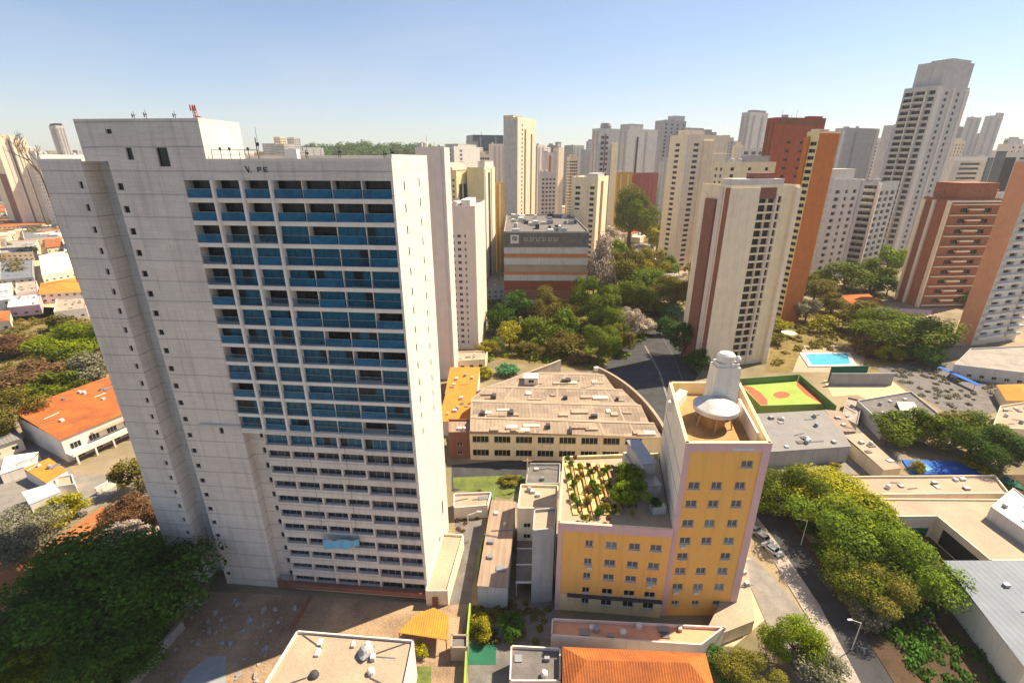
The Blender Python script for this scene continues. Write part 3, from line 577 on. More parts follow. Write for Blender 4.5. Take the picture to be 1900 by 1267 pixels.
# ------------------------------------------------------------------ the yellow building
def yellow():
    A, B, C, D = Vector((27.75, 65.4)), Vector((41.5, 65.4)), Vector((46.5, 87.9)), Vector((32.0, 87.9)); H = 37.7
    P, Q, Rr = Vector((8.1, 66.7)), Vector((27.6, 64.9)), Vector((10.9, 86.6)); HW = 20.0
    T = thing('apartment_building', 'yellow L-shaped block with mauve edging, a tower and a low planted-roof wing', 'apartment block', (A.x, A.y, 0))
    lo = lambda v: v-A
    A, B, C, D, P, Q, Rr = [lo(v) for v in (A, B, C, D, P, Q, Rr)]; Q2 = Vector((-.05, -.5)); S2 = D-Vector((.3, 0))
    w = MB(); wins = []
    # tower front
    f = Face(A, B); zs = [29.8, 26.1, 22.0, 18.2, 14.7, 11.3, 7.5, 3.6]; rects = [(9.6, 33.0, 1.9, 1.3)]
    for z in zs:
        for x, ww in ((1.55, 1.9), (5.35, 1.75), (9.25, 1.75)):
            if z in (14.7,) and x == 5.35: continue
            rects.append((x, z-1.1, ww, 1.45) if z > 4 else (x+.3, z-1.1, 1.3, 1.2))
    for x, z, ww, hh in w.wall(A, B, 0, H, rects, .3): wins.append((f, x+ww/2, z, ww, hh, .26, 'glass_grey', 'metal_white', 2))
    fl = Face(D, A); w.wall(D, A, 0, H, mi=1); w.wall(B, C, 0, H, mi=1); w.wall(C, D, 0, H, mi=1)
    for ed in ((A, B), (B, C), (C, D), (D, A)): g = Face(*ed); g.box(w, .013, g.L-.013, .013, .55, H-2.6, H, 2)
    # wing front
    fw = Face(P, Q); zr = [16.7, 12.6, 9.2, 5.7, 2.9]; rects = []
    for z in zr:
        for i, x in enumerate((5.6, 9.5, 13.5, 17.2)): ww = 1.35 if i == 0 else 1.95; rects.append((x-ww/2, z-1.0, ww, 1.45))
    for x, z, ww, hh in w.wall(P, Q, 0, 4.1, rects, .3, 2)+w.wall(P, Q, 4.1, HW, rects, .3): wins.append((fw, x+ww/2, z, ww, hh, .26, 'glass_grey' if z > 6 else 'glass_dark', 'metal_white', 2))
    w.wall(Rr, P, 0, HW, mi=1); w.wall(S2, Rr, 0, HW, mi=1)
    for ed in ((P, Q), (Rr, P), (S2, Rr)): g = Face(*ed); g.box(w, .013, g.L-.013, .013, .35, HW-.01, HW+.7, 2)
    w.build('wall', [M['plaster_yellow'], M['plaster_white'], M['plaster_sand']], T)
    b = MB(); b.face([(*p, H-2.6) for p in (A, B, C, D)]); b.build('roof', M['wood'], T)
    b = MB(); b.face([(*p, HW) for p in (P, Q, S2, Rr)]); b.build('roof_terrace', M['roof_beige'], T)
    # mauve edging
    b = MB(); f.box(b, 0, .95, -.12, .0, 0, H-1.6); f.box(b, 12.55, f.L+.1, -.12, .0, 0, H-1.6); f.box(b, -.02, f.L+.1, -.12, .0, H-1.6, H+.02)
    fw.box(b, -.02, .85, -.12, 0, 0, HW-1.0); fw.box(b, -.02, fw.L, -.12, 0, HW-1.0, HW+.72); b.build('edging', M['plaster_mauve'], T)
    b = MB(); f.box(b, 7.6, 11.2, -.18, -.125, H-1.35, H-.85); b.build('sign_panel', M['metal_white'], T)
    b = MB(); fw.box(b, 2.2, fw.L-.1, -.7, -.003, 4.15, 4.40); b.build('ledge', M['metal_dark'], T)
    b = MB()
    for z in range(3, 35, 4): fl.box(b, .05, fl.L-.05, -.06, -.002, z, z+.22)
    b.build('string_course', M['plaster_grey'], T)
    for fx, x, z, ww, hh, d, gl, fr, bars in wins:
        o = inst('window', winmesh(ww, hh, gl, fr, 0), T, fx.at(x, d, z), fx.rz)
        k = ('fr', round(ww, 2), round(hh, 2))
        if k not in _wm:
            m = MB(); t = .08
            for q in ((-ww/2, ww/2, 0, t), (-ww/2, ww/2, hh-t, hh), (-ww/2, -ww/2+t, t, hh-t), (ww/2-t, ww/2, t, hh-t), (-t/2, t/2, t, hh-t)): m.box(q[0], q[1], -.06, -.004, q[2], q[3])
            _wm[k] = m.mesh('frame', M['metal_white'])
        inst('frame', _wm[k], o, (0, 0, 0))
        ks = ('sill', round(ww, 2))
        if ks not in _wm: m = MB(); m.box(-ww/2-.12, ww/2+.12, -.40, -.261, -.16, -.03); _wm[ks] = m.mesh('sill', M['plaster_mid'])
        inst('sill', _wm[ks], o, (0, 0, 0))
        if random.random() < .16: inst('air_conditioner', boxmesh(.85, -.62, -.265, .55, 'metal_white'), o, (random.choice((-.3, .3)), 0, -.85))
    return T, [v+Vector((27.75, 65.4)) for v in (A, B, C, D, P, Q, Rr)]
YB, YP = yellow()
# things on the yellow tower's roof: rounded tank canopy on legs, pale lift shaft with its drum
zr = 35.1
t = thing('water_tank', 'round silver tank dish on slanting legs on the yellow tower roof', 'water tank', (*G(1328, 754, 38.6), zr)); t.scale = (.84, .84, .95)
b = MB(); b.lathe([(.01, 3.1), (4.2, 3.0), (4.6, 3.15), (4.65, 4.0), (4.4, 4.15), (2.6, 4.9), (1.6, 5.2), (.01, 5.3)], 0, 0, 36); b.build('dish', M['metal_silver'], t, smooth=False)
for k in range(6):
    a = k*math.pi/3+.3; b = MB(); b.tube((math.cos(a)*4.1, math.sin(a)*3.6, 0), (math.cos(a)*3.3, math.sin(a)*3.3, 3.15), .17, n=7); b.build('leg', M['roof_light'], t)
b = MB(); b.lathe([(2.4, 0), (2.4, 3.05)], 0, 0, 20); b.build('drum', M['wood'], t)
t = thing('lift_shaft', 'pale tapering lift shaft rising behind the tank on the yellow tower', 'lift shaft', (*G(1336, 738, 38.6), zr)); t.scale = (.93, .8, 1.0)
b = MB(); lo_, hi_ = [(-2.8, -2.3), (2.8, -2.3), (2.8, 2.3), (-2.8, 2.3)], [(-2.3, -1.9), (2.3, -1.9), (2.3, 1.9), (-2.3, 1.9)]
for i in range(4): j = (i+1) % 4; b.face([(*lo_[i], 0), (*lo_[j], 0), (*hi_[j], 10.2), (*hi_[i], 10.2)])
b.face([(*p, 10.2) for p in hi_]); b.build('shaft_wall', M['plaster_white'], t)
b = MB(); b.box(-2.0, 2.0, -1.6, 1.6, 10.2, 10.9); b.build('cap', M['plaster_white'], t)
b = MB(); b.lathe([(1.5, 10.9), (1.7, 11.1), (1.7, 12.2), (1.3, 12.6), (.01, 12.7)], -.2, 0, 20); b.build('tank_drum', M['metal_white'], t)
b = MB(); b.lathe([(.01, 10.9), (.55, 11.3), (.6, 11.7), (.3, 12.1), (.01, 12.2)], 1.9, -.6, 14); b.build('dish_aerial', M['metal_white'], t)
for k, (p, q) in enumerate((((40.3, 68, zr), (42.6, 80, zr)), ((29.6, 80.5, zr), (33.6, 86, zr)))):
    t = thing('roof_screen', ('slanting white screen wall inside the right parapet of the yellow tower', 'small white plant box at the back left of the yellow tower roof')[k], 'screen wall', p)
    d = Vector(q)-Vector(p); b = MB(); n = Vector((d.y, -d.x)).normalized()*(.35 if k == 0 else 1.6); b.prism([(0, 0), (n.x, n.y), (d.x+n.x, d.y+n.y), (d.x, d.y)], 0, 2.9 if k == 0 else 1.9); b.build('panel', M['plaster_white'], t)
# roof terrace of the wing: yellow decking strips, planters, plants, grey pavilion
for k in range(5):
    x = 11.0+k*1.85; t = thing('deck_strip', ['yellow decking strip along the wing parapet', 'yellow decking strip second from the wing parapet', 'yellow decking strip in the middle of the wing roof', 'yellow decking strip second from the roof trees', 'yellow decking strip beside the roof trees'][k], 'decking', (x, 69.2, 20.0), group='yellow decking strips on the wing roof')
    b = MB(); b.box(0, 1.05, 0, 15.5, .02, .3); b.build('board', M['deck_yellow'], t)
    b = MB(); b.box(1.12, 1.5, .4, 15, .02, .75); b.build('planter', M['wood'], t)
for k in range(44):
    x = 11.2+(k % 6)*1.75+random.uniform(.2, 1.6); y = 68.4+(k//6)*2.4+random.uniform(-1, 1); r = random.uniform(.55, 1.0)
    t = thing('potted_plant', 'leafy plant in the wooden planters between the yellow decking strips', 'plant', (x, y, 20.1), random.uniform(0, 6), 'plants in the roof planters')
    inst('crown', crown_var(CR_FAR[k % 4], ('leaf_green', 'leaf_yellow', 'leaf_dark', 'leaf_brown')[k % 4]), t, (0, 0, .9), 0, (r, r, r*1.1)); inst('trunk', TRUNKS[k % 3], t, (0, 0, 0), 0, (.6, .6, 1))
def roof_tree(x, y, r, h, m, label):
    t = thing('roof_tree', label, 'tree', (x, y, 20.02)); inst('crown', crown_var(CR_MID[int(x) % 4], m), t, (0, 0, h), .6, (r, r, r*1.1)); inst('trunk', TRUNKS[int(y) % 3], t, (0, 0, 0), 0, (h*.6, h*.6, h))
roof_tree(20.4, 72.0, 2.3, 2.6, 'leaf_bright', 'bright small tree among the decking strips on the yellow wing roof')
roof_tree(23.0, 71.5, 3.0, 3.4, 'leaf_green', 'largest dark tree on the planted roof of the yellow wing')
roof_tree(22.6, 77.0, 2.9, 3.3, 'leaf_green', 'roof garden tree behind the largest one, by the grey pavilion')
roof_tree(26.0, 70.5, 1.2, 1.9, 'leaf_dark', 'small dark shrub tree on the shaded grey corner of the wing roof')
t = thing('roof_pavilion', 'grey two-level roof pavilion enlarged over the shaded corner of the yellow wing and tower', 'pavilion', (25.3, 68.6, 20.01), math.radians(8))  # enlarged so its grey stands in for shade on the wing roof
b = MB(); b.box(0, 3.2, 4.5, 16, 0, 3.2); b.box(.6, 3.2, 7.5, 15.5, 3.2, 6.0); b.build('wall', M['plaster_grey'], t)
b = MB(); b.box(-.3, 3.2, 4.2, 7.49, 3.21, 3.45); b.box(.3, 3.2, 7.2, 15.7, 6.01, 6.25); b.build('roof_slab', M['metal_grey'], t)
for k in range(3): inst('window', winmesh(1.6, 1.5, 'glass_dark', 'metal_white', 2), t, (-.01, 6+k*3.2, .9), -math.pi/2)
b = MB(); b.box(.3, 2.6, .6, 2.6, 0, 1.6); b.build('bench_unit', M['plaster_mid'], t)
# ------------------------------------------------------------------ the towers of the skyline
def strips(n, w=1.6, **k): return dict(cols=[((i+.5)/n, w) for i in range(n)], **k)
def vstripes(n, wf=.3, m='plaster_grey', p=.35): return dict(fins=[((i+.5)/n-wf/n/2, (i+.5)/n+wf/n/2, p, m, 'rib', 0.05, .985) for i in range(n)])
AT = 'apartment_tower'
# right of centre, near
r, a, c, h, F = tower(AT, 'beige slab tower with a blank panel beside one dark balcony column, nearest on the right', (1302, 1356, 1484), 349, 178, -70, 'plaster_warm',
    L=dict(fins=[(.0, .24, .25, 'plaster_cream', 'panel', 0, .97), (.26, .62, .9, 'panel_brown', 'panel', 0, .94), (.66, .8, .5, 'plaster_pink', 'panel', 0, 1), (.86, 1.0, .2, 'panel_brown', 'panel', 0, 1)], cols=[(.13, 1.4)], fh=3.1),
    R=dict(cols=[(.49, 3.3, .02, .93), (.615, 3.1, .02, .93), (.735, 1.5, .05, .93)], fh=3.05, wh=2.35, sill=.35, d=.9, glass='glass_deep', frame='metal_dark', bars=2, zs=.5,
           fins=[(.0, .415, .45, 'plaster_cream', 'panel', 0, 1), (.42, .665, .06, 'panel_brown', 'panel', .945, 1), (.548, .558, .12, 'plaster_pink', 'rib', 0, .945), (.672, .70, .3, 'plaster_pink', 'rib', 0, .97), (.93, 1.0, 1.2, 'plaster_cream', 'panel', 0, 1.02)]),
    roof=[(.3, .9, .15, .8, 2.6, 'plaster_mid', 'roof_house'), (.55, .8, .4, .7, 4.6, 'panel_brown', 'roof_house')])
tower(AT, 'cream tower with a grey flat roof close behind the beige slab tower', (1326, 1344, 1440), 304, 245, -74, 'plaster_warm', L=strips(2, 1.5, fh=3.1), R=strips(3, 2.0, fh=3.1, wh=1.5, d=.5),
    roof=[(.2, .8, .45, .9, 3.4, 'plaster_grey', 'roof_house')])
tower(AT, 'broad cream tower with two stacked columns of dark windows beside the tree avenue', (1244, 1279, 1354), 252, 360, -48, 'plaster_cream', L=dict(cols=[(.45, 4.2)], fh=3.7, wh=1.9, d=.6, bars=3, glass='glass_dark', fins=[(.93, 1, .6, 'plaster_white', 'rib', 0, 1)]),
    R=dict(cols=[(.2, 5.0)], fh=3.7, wh=1.9, d=.6, bars=3, fins=[(.36, .62, .9, 'plaster_warm', 'panel', 0, .97), (.66, .98, .3, 'plaster_cream', 'panel', 0, .88)]), roof=[(.2, .7, .1, .5, 4, 'plaster_cream', 'roof_house')])
tower(AT, 'dark brick-red tower rising behind the orange slab, widest red top on the skyline', (1424, 1440, 1533), 221, 268, -74, 'brick_red', L=vstripes(2, .4, 'panel_brown'),
    R=dict(cols=[(.33, 2.2, 0, .9), (.6, 2.0, 0, .9)], fh=4.2, wh=1.5, d=.3, fins=[(.86, 1.0, .35, 'plaster_cream', 'rib', 0, .86), (.02, .98, .05, 'panel_brown', 'crest', .975, 1.0)]), roof=[(.25, .7, .7, .98, 1.6, 'brick_red', 'roof_house')])
tower(AT, 'cream and orange slab tower with a plain orange end wall above the pool garden', (1498, 1522, 1558), 247, 236, -70, 'plaster_sand',
    L=dict(cols=[(.62, 3.6)], fh=3.05, wh=1.7, d=.7, glass='glass_deep', bars=2, fins=[(.0, .34, 1.2, 'panel_orange', 'panel', .0, .985)]), R=dict(fins=[(-.02, 1.0, .4, 'panel_orange', 'panel', 0, 1.005)]), roof=[(.1, .6, .1, .7, 1.6, 'plaster_cream', 'roof_house')])
tower(AT, 'reddish-brown brick block with cream fins and cream balcony ledges on the right', (1712, 1768, 1862), 372, 265, -42, 'brick', 
    L=dict(fins=[(.04, .12, .7, 'plaster_cream', 'fin', 0, .995), (.40, .50, 1.1, 'plaster_pink', 'fin', 0, .995), (.16, .36, .3, 'panel_brown', 'panel', 0, .97), (.88, 1.0, .9, 'plaster_cream', 'fin', 0, 1.0), (.55, .84, .5, 'brick', 'panel', 0, 1)]),
    R=dict(cols=[(.3, 5.2), (.74, 5.0)], fh=5.6, wh=2.3, sill=1.6, d=.9, glass='glass_deep', bars=3, zs=1.0, band_name='balcony', bands=[(.02, .98, 1.0, .5, 'plaster_cream', 0, .0, .99), (.34, .62, 1.7, .75, 'plaster_warm', 2.9, 0, .97)], fins=[(-.02, 1.02, .4, 'plaster_cream', 'cornice', .985, 1.0)]),
    roof=[(.12, .95, .1, .85, 8.6, 'brick', 'roof_house'), (.3, .8, .86, .97, 5.2, 'plaster_cream', 'roof_house')])
tower(AT, 'salmon and white tower cut by the right edge, with wavy white balcony bands', (1887, 1926, 2015), 300, 204, -70, 'plaster_white',
    L=dict(fins=[(-.04, 1.02, .3, 'panel_salmon', 'panel', 0, 1)]),
    R=dict(cols=[(.2, 4.5), (.5, 4.5), (.8, 4.5)], fh=3.6, wh=1.5, sill=1.7, d=1.0, zs=3, glass='glass_deep', bars=3, bands=[(.03, .33, 1.5, 1.25, 'plaster_white', 0, 0, 1), (.36, .62, 1.1, 1.25, 'plaster_white', 0, 0, 1), (.66, .98, 1.5, 1.25, 'plaster_white', 0, 0, 1)]))
tower(AT, 'very tall grey tower of stacked balconies under a stepped crown, highest on the skyline', (1680, 1742, 1801), 160, 385, -46, 'plaster_mid',
    L=dict(cols=[(.18, 6), (.52, 6), (.86, 4)], fh=4.3, wh=2.7, d=1.5, glass='glass_deep', bars=2, bands=[(.03, .34, 1.4, 1.1, 'plaster_mid', 0, 0, .94), (.37, .68, 1.9, 1.1, 'plaster_mid', 0, 0, .97)], fins=[(.34, .37, 1.5, 'plaster_white', 'fin', 0, .98), (.70, .74, 1.6, 'plaster_white', 'fin', 0, .98)]),
    R=dict(cols=[(.3, 3.6), (.68, 3.0)], fh=4.3, wh=2.2, d=.5, glass='glass_strip', bars=2, fins=[(.0, .12, .9, 'plaster_white', 'fin', 0, .99), (.46, .52, .7, 'plaster_white', 'fin', 0, .99), (.88, 1., .5, 'plaster_white', 'panel', 0, .99)]),
    roof=[(.12, .97, .1, .95, 16.5, 'plaster_mid', 'crown_block'), (.3, .9, .3, .9, 18.5, 'plaster_grey', 'crown_block')])
tower(AT, 'grey tower with a plain pale front rising behind the curved balcony block', (1550, 1571, 1632), 239, 430, -70, 'plaster_mid', L=vstripes(3, .4, 'plaster_white'), R=dict(fins=[(.28, .34, .4, 'plaster_grey', 'rib', 0, .98), (.9, 1, .6, 'plaster_white', 'rib', 0, 1), (.3, .95, .8, 'plaster_white', 'panel', 0, .52)]))
tower(AT, 'off-white balcony block with dark gaps between orange tower and tall grey tower', (1496, 1546, 1604), 336, 325, -52, 'plaster_white',
    L=dict(cols=[(.25, 6), (.7, 6)], fh=4.6, wh=2.9, d=1.8, glass='glass_deep', bands=[(.0, .5, 1.8, 1.3, 'plaster_white', 0, 0, 1), (.52, 1., 1.2, 1.3, 'plaster_white', 0, 0, 1)]), R=dict(cols=[(.22, 4.6), (.5, 3), (.76, 4)], fh=4.6, wh=2.3, d=.9, glass='glass_deep', fins=[(.9, 1.02, .5, 'plaster_mid', 'fin', 0, 1)]),
    roof=[(.3, .8, .2, .8, 7, 'plaster_white', 'roof_house')])
tower(AT, 'dim grey balcony block in the dip below the tallest grey tower', (1588, 1630, 1668), 340, 345, -50, 'plaster_grey',
    L=dict(cols=[(.2, 5), (.5, 5), (.8, 5)], fh=4.4, wh=2.3, d=1.2, glass='glass_deep', bands=[(.0, .98, 1.4, 1.0, 'plaster_mid', 0, 0, 1)]), R=dict(cols=[(.25, 6), (.52, 5), (.8, 6)], fh=4.4, wh=2.7, d=1.4, glass='glass_deep', fins=[(0, .06, 1.6, 'plaster_white', 'fin', 0, 1)]))
tower(AT, 'rounded plain grey tower just left of the tallest grey tower', (1640, 1652, 1694), 234, 540, -66, 'plaster_mid', R=vstripes(3, .25))
tower(AT, 'narrow grey-green slab between the brick block and the salmon tower', (1834, 1850, 1880), 361, 305, -56, 'plaster_grey', L=dict(fins=[(.0, .9, .3, 'metal_dark', 'panel', 0, .5)]), R=strips(2, 1.6, fh=3.4))
tower(AT, 'dark-banded office block with white balcony bands behind the brick block', (1752, 1772, 1842), 292, 470, -66, 'plaster_white', R=dict(cols=[(.45, 26)], fh=4.2, wh=2.0, d=.8, glass='glass_deep', bars=4, bands=[(.0, .86, 1.0, .6, 'plaster_white', .1, 0, 1)], fins=[(.88, 1.02, .8, 'glass_wall', 'panel', 0, 1)]))
tower(AT, 'dark blue-grey slab with a white side near the right edge of the skyline', (1852, 1876, 1925), 268, 560, -60, 'plaster_white', L=dict(fins=[(.1, .95, .3, 'glass_wall', 'panel', 0, .93)]), R=strips(4, 4, fh=4.6, wh=2.4, d=.6, glass='glass_deep'))
tower(AT, 'white arched-front building with rows of dark windows at the far right', (1868, 1890, 1990), 284, 440, -60, 'plaster_white', L=dict(fins=[(.05, .95, .4, 'metal_dark', 'panel', 0, .96)]), R=strips(5, 4.4, fh=4.0, wh=2, d=.6, glass='glass_deep'))
tower(AT, 'left one of two slim grey towers far off at the right', (1794, 1799, 1822), 218, 950, -68, 'plaster_mid', R=vstripes(2))
tower(AT, 'right one of two slim grey towers far off at the right, with a pointed edge', (1828, 1833, 1862), 216, 980, -68, 'plaster_mid', R=vstripes(2), roof=[(.1, .9, .6, 1., 7, 'plaster_mid', 'roof_house')])
tower(AT, 'low grey block between the slim far towers and the tallest tower', (1772, 1777, 1802), 236, 1000, -70, 'plaster_grey', R=vstripes(3))
tower(AT, 'grey block joining the feet of the two slim far towers', (1810, 1814, 1842), 248, 1020, -72, 'plaster_mid', R=vstripes(3))
tower(AT, 'plain grey slab tower left of the brick-red top', (1377, 1393, 1426), 209, 600, -58, 'plaster_mid', L=vstripes(2), R=vstripes(2, .2), roof=[(.2, .9, .2, .9, 3, 'plaster_grey', 'roof_house')])
tower(AT, 'white block with tall glass bays at the foot of the plain grey slab tower', (1372, 1376, 1422), 277, 430, -78, 'plaster_white', R=dict(cols=[(.2, 4), (.5, 4), (.8, 4)], fh=4, wh=2.6, glass='glass_grey'))
tower(AT, 'grey-brown tower with a small top block rising behind the broad cream tower', (1216, 1232, 1274), 224, 720, -62, 'plaster_grey', L=vstripes(2), R=strips(4, 3.4, fh=5, wh=2.4, glass='glass_strip'), roof=[(.1, .9, .5, .95, 7, 'plaster_mid', 'roof_house')])
tower(AT, 'stepped grey tower right behind the broad cream tower', (1268, 1276, 1306), 238, 700, -62, 'plaster_grey', R=strips(3, 3, fh=5, wh=2.4, glass='glass_strip'))
tower(AT, 'long grey block low on the skyline left of the white glass-bay block', (1298, 1306, 1376), 262, 780, -74, 'plaster_mid', R=strips(7, 4, fh=5, wh=2.4, glass='glass_strip'), roof=[(.1, .9, .2, .4, 5, 'plaster_grey', 'roof_house')])
# centre
tower(AT, 'pale grey tower with pointed roof and dark vertical slots, right of the round-topped tower', (1147, 1166, 1221), 240, 620, -58, 'plaster_mid', L=vstripes(2), R=dict(fins=[(.3, .36, .3, 'metal_dark', 'slot', 0, .93), (.62, .66, .3, 'plaster_grey', 'rib', 0, .98), (.8, .84, .3, 'metal_dark', 'slot', 0, .4)], **strips(0)), roof=[(.05, .95, .05, .5, 6, 'plaster_mid', 'roof_house')])
r, a, c, h, F = tower(AT, 'brown-beige tower with a rounded top storey at the end of the avenue', (1099, 1113, 1149), 240, 430, -60, 'plaster_mid', L=vstripes(2), R=dict(cols=[(.18, 3.2), (.42, 2.2)], fh=4.2, wh=2.2, glass='glass_strip', fins=[(.3, .34, .5, 'panel_brown', 'rib', 0, .97), (.66, 1, .4, 'plaster_warm', 'panel', 0, .9)]))
b = MB(); b.lathe([(min(a, c)*.46, h), (min(a, c)*.48, h+3), (min(a, c)*.42, h+5.2), (.01, h+5.8)], a*.5, c*.5, 20); b.build('round_top', M['plaster_grey'], r)
tower(AT, 'small ochre block with a flat top beside the red block at the avenue end', (1142, 1146, 1173), 321, 520, -76, 'plaster_ochre', R=vstripes(2, .2, 'plaster_sand'))
tower(AT, 'dark red block with vertical ribs at the avenue end', (1173, 1176, 1227), 322, 525, -76, 'plaster_red', R=vstripes(6, .3, 'plaster_red', .6))
tower(AT, 'cream balcony block with a lit right side, in front of the round-topped tower', (1061, 1110, 1129), 331, 335, -10, 'plaster_warm', L=dict(cols=[(.25, 3.4), (.8, 3.0)], fh=3.6, wh=1.9, d=.5, fins=[(.12, .38, .35, 'plaster_cream', 'balcony_stack', 0, .7), (.5, .62, .5, 'plaster_cream', 'rib', 0, 1)]), R=dict(fins=[(.3, .5, .3, 'panel_brown', 'slot', 0, .97)]), roof=[(.5, .9, .2, .8, 2.6, 'plaster_mid', 'roof_house')])
tower(AT, 'blue-grey hazy tower block left of the round-topped tower', (1047, 1064, 1084), 270, 900, -50, 'plaster_grey', L=vstripes(3), R=vstripes(3))
tower(AT, 'smaller blue-grey hazy block touching the round-topped tower', (1078, 1084, 1104), 278, 880, -60, 'plaster_grey', R=vstripes(3))
tower(AT, 'slim cream tower with a dark roof box right of the red-striped block', (1027, 1037, 1047), 276, 420, -46, 'plaster_cream', L=dict(fins=[(.1, .6, .3, 'plaster_mid', 'panel', 0, .98)]), roof=[(.1, .6, .2, .8, 5, 'plaster_grey', 'roof_house')])
tower(AT, 'white block with one red vertical stripe', (1005, 1009, 1030), 284, 540, -72, 'plaster_white', R=dict(fins=[(.48, .64, .3, 'panel_orange', 'stripe', .1, .97)]))
tower(AT, 'dusky pink slim tower at the right shoulder of the tall cream tower', (990, 998, 1011), 270, 560, -45, 'plaster_pink', L=vstripes(2), R=vstripes(2))
tower(AT, 'pinkish low block between the tall cream and the slim cream tower', (1000, 1005, 1032), 322, 400, -74, 'plaster_pink', R=strips(4, 1.8, fh=3.2))
tower(AT, 'tall slim cream tower with a stepped top, behind the grey office block', (934, 960, 995), 219, 430, -30, 'plaster_cream', L=dict(fins=[(.05, .95, .3, 'plaster_mid', 'panel', 0, .99)]), R=dict(fins=[(.0, .1, .3, 'plaster_white', 'rib', 0, 1), (.38, .44, .3, 'panel_brown', 'slot', 0, .93), (.72, .78, .3, 'panel_brown', 'slot', 0, .9)], cols=[(.25, 2.2)], fh=3.4, wh=1.7, glass='glass_grey'), roof=[(.0, .7, .0, .5, 2.2, 'plaster_cream', 'roof_house')])  # grey panel over the left face puts that side's shade into colour
tower(AT, 'pinkish-grey block just left of the tall slim cream tower', (907, 914, 938), 268, 650, -62, 'plaster_pink', R=vstripes(3))
r, a, c, h, F = tower('office_tower', 'dark blue-grey glass office block with a rooftop pole', (865, 877, 934), 251, 820, -70, 'glass_wall', R=vstripes(2, .1, 'metal_grey'), cat='office tower')
b = MB(); b.tube((a*.4, c*.42, h), (a*.4, c*.42, h+7), .5, .3, 6); b.build('pole', M['metal_dark'], r)
tower(AT, 'light grey tower with a pale glazed bay, behind the cream gabled towers', (797, 842, 890), 273, 480, -22, 'plaster_mid', L=dict(cols=[(.62, 3.2), (.82, 3.2)], fh=3.6, wh=2.2, glass='glass_grey', fins=[(.42, .46, .6, 'plaster_white', 'rib', 0, 1)]), R=dict(cols=[(.25, 5)], fh=3.6, wh=2.2, glass='glass_grey', bars=3), roof=[(.4, .95, .2, .9, 3, 'plaster_mid', 'roof_house')])
r, a, c, h, F = tower(AT, 'cream tower with an arched dark window strip, right of the white slab tower', (812, 846, 869), 318, 300, -26, 'plaster_sand', L=strips(3, 1.3, fh=3.2), R=dict(fins=[(.2, .42, .25, 'glass_wall', 'window_strip', .1, .9), (.56, .78, .25, 'glass_wall', 'window_strip', .1, .9)]))
b = MB(); b.face([(a, -.05, h), (a, c, h), (a, c/2, h+5)]); b.face([(0, 0, h), (a, 0, h), (a, c/2, h+5), (0, c/2, h+5)]); b.face([(a, c, h), (0, c, h), (0, c/2, h+5), (a, c/2, h+5)]); b.face([(0, c, h), (0, 0, h), (0, c/2, h+5)]); b.build('gable_roof', M['plaster_cream'], r)
tower(AT, 'warm yellow tower with white corner bays right of the arched-window tower', (866, 898, 918), 313, 305, -14, 'plaster_sand', L=strips(0), R=dict(fins=[(.05, .25, .5, 'plaster_white', 'rib', 0, 1), (.35, .5, .3, 'glass_wall', 'window_strip', 0, .97), (.62, .85, .5, 'plaster_white', 'rib', 0, 1)]), roof=[(.6, .98, .1, .9, 4, 'plaster_white', 'roof_house')])
tower(AT, 'narrow ochre-edged block between the warm yellow and the tall slim cream tower', (917, 921, 936), 342, 330, -60, 'plaster_ochre', R=dict(fins=[(.3, .5, .3, 'plaster_white', 'rib', 0, 1)]))
tower(AT, 'plain pinkish-grey slab rising directly behind the right edge of the white slab tower', (770, 824, 834), 278, 168, -4, 'plaster_pink', L=dict(fins=[(.86, .92, .12, 'plaster_mid', 'rib', 0, 1)]))
tower(AT, 'pale pink tower with three columns of small windows and a sunlit right side', (826, 881, 900), 386, 199, -5, 'plaster_pink', L=dict(cols=[(.22, 1.25), (.43, 1.5), (.64, .8)], fh=2.75, wh=1.3, zs=2.0, ze=9, d=.2, glass='glass_dark', frame='plaster_white', bars=2), roof=[(.5, .8, .1, .6, 2.6, 'plaster_white', 'roof_house'), (.05, .45, .1, .6, 1.2, 'plaster_pink', 'roof_house')])
# left of the white tower
tower(AT, 'cream tower at the left edge, leftmost of the three finned ones', (-40, -14, 10), 251, 600, -30, 'plaster_cream', L=dict(fins=[(.5, .95, .4, 'panel_brown', 'panel', 0, .6)]), R=dict(fins=[(.0, .3, .6, 'plaster_cream', 'fin', 0, 1), (.5, .8, .4, 'plaster_pink', 'panel', 0, .9)]))
tower(AT, 'cream finned tower with a dusky middle panel, second from the left edge', (5, 16, 28), 252, 610, -30, 'plaster_cream', L=dict(fins=[(.2, .95, .4, 'plaster_pink', 'panel', 0, .95)]), R=dict(fins=[(.0, .25, .8, 'plaster_white', 'fin', 0, 1.0), (.7, 1, .8, 'plaster_cream', 'fin', 0, .98)]))
tower(AT, 'cream finned tower third from the left edge, beside the garden wall', (26, 33, 48), 259, 620, -30, 'plaster_cream', R=dict(fins=[(.0, .3, .8, 'plaster_white', 'fin', 0, 1.0), (.45, .6, .4, 'plaster_pink', 'panel', 0, .97)]))
tower(AT, 'slim dark-striped grey tower alone on the skyline left of the white tower', (90, 103, 119), 234, 620, -34, 'plaster_mid', L=dict(fins=[(.3, .7, .4, 'plaster_grey', 'panel', 0, .98)]), R=vstripes(3, .3, 'plaster_grey'), roof=[(.1, .9, .1, .9, 3, 'metal_dark', 'roof_house')])
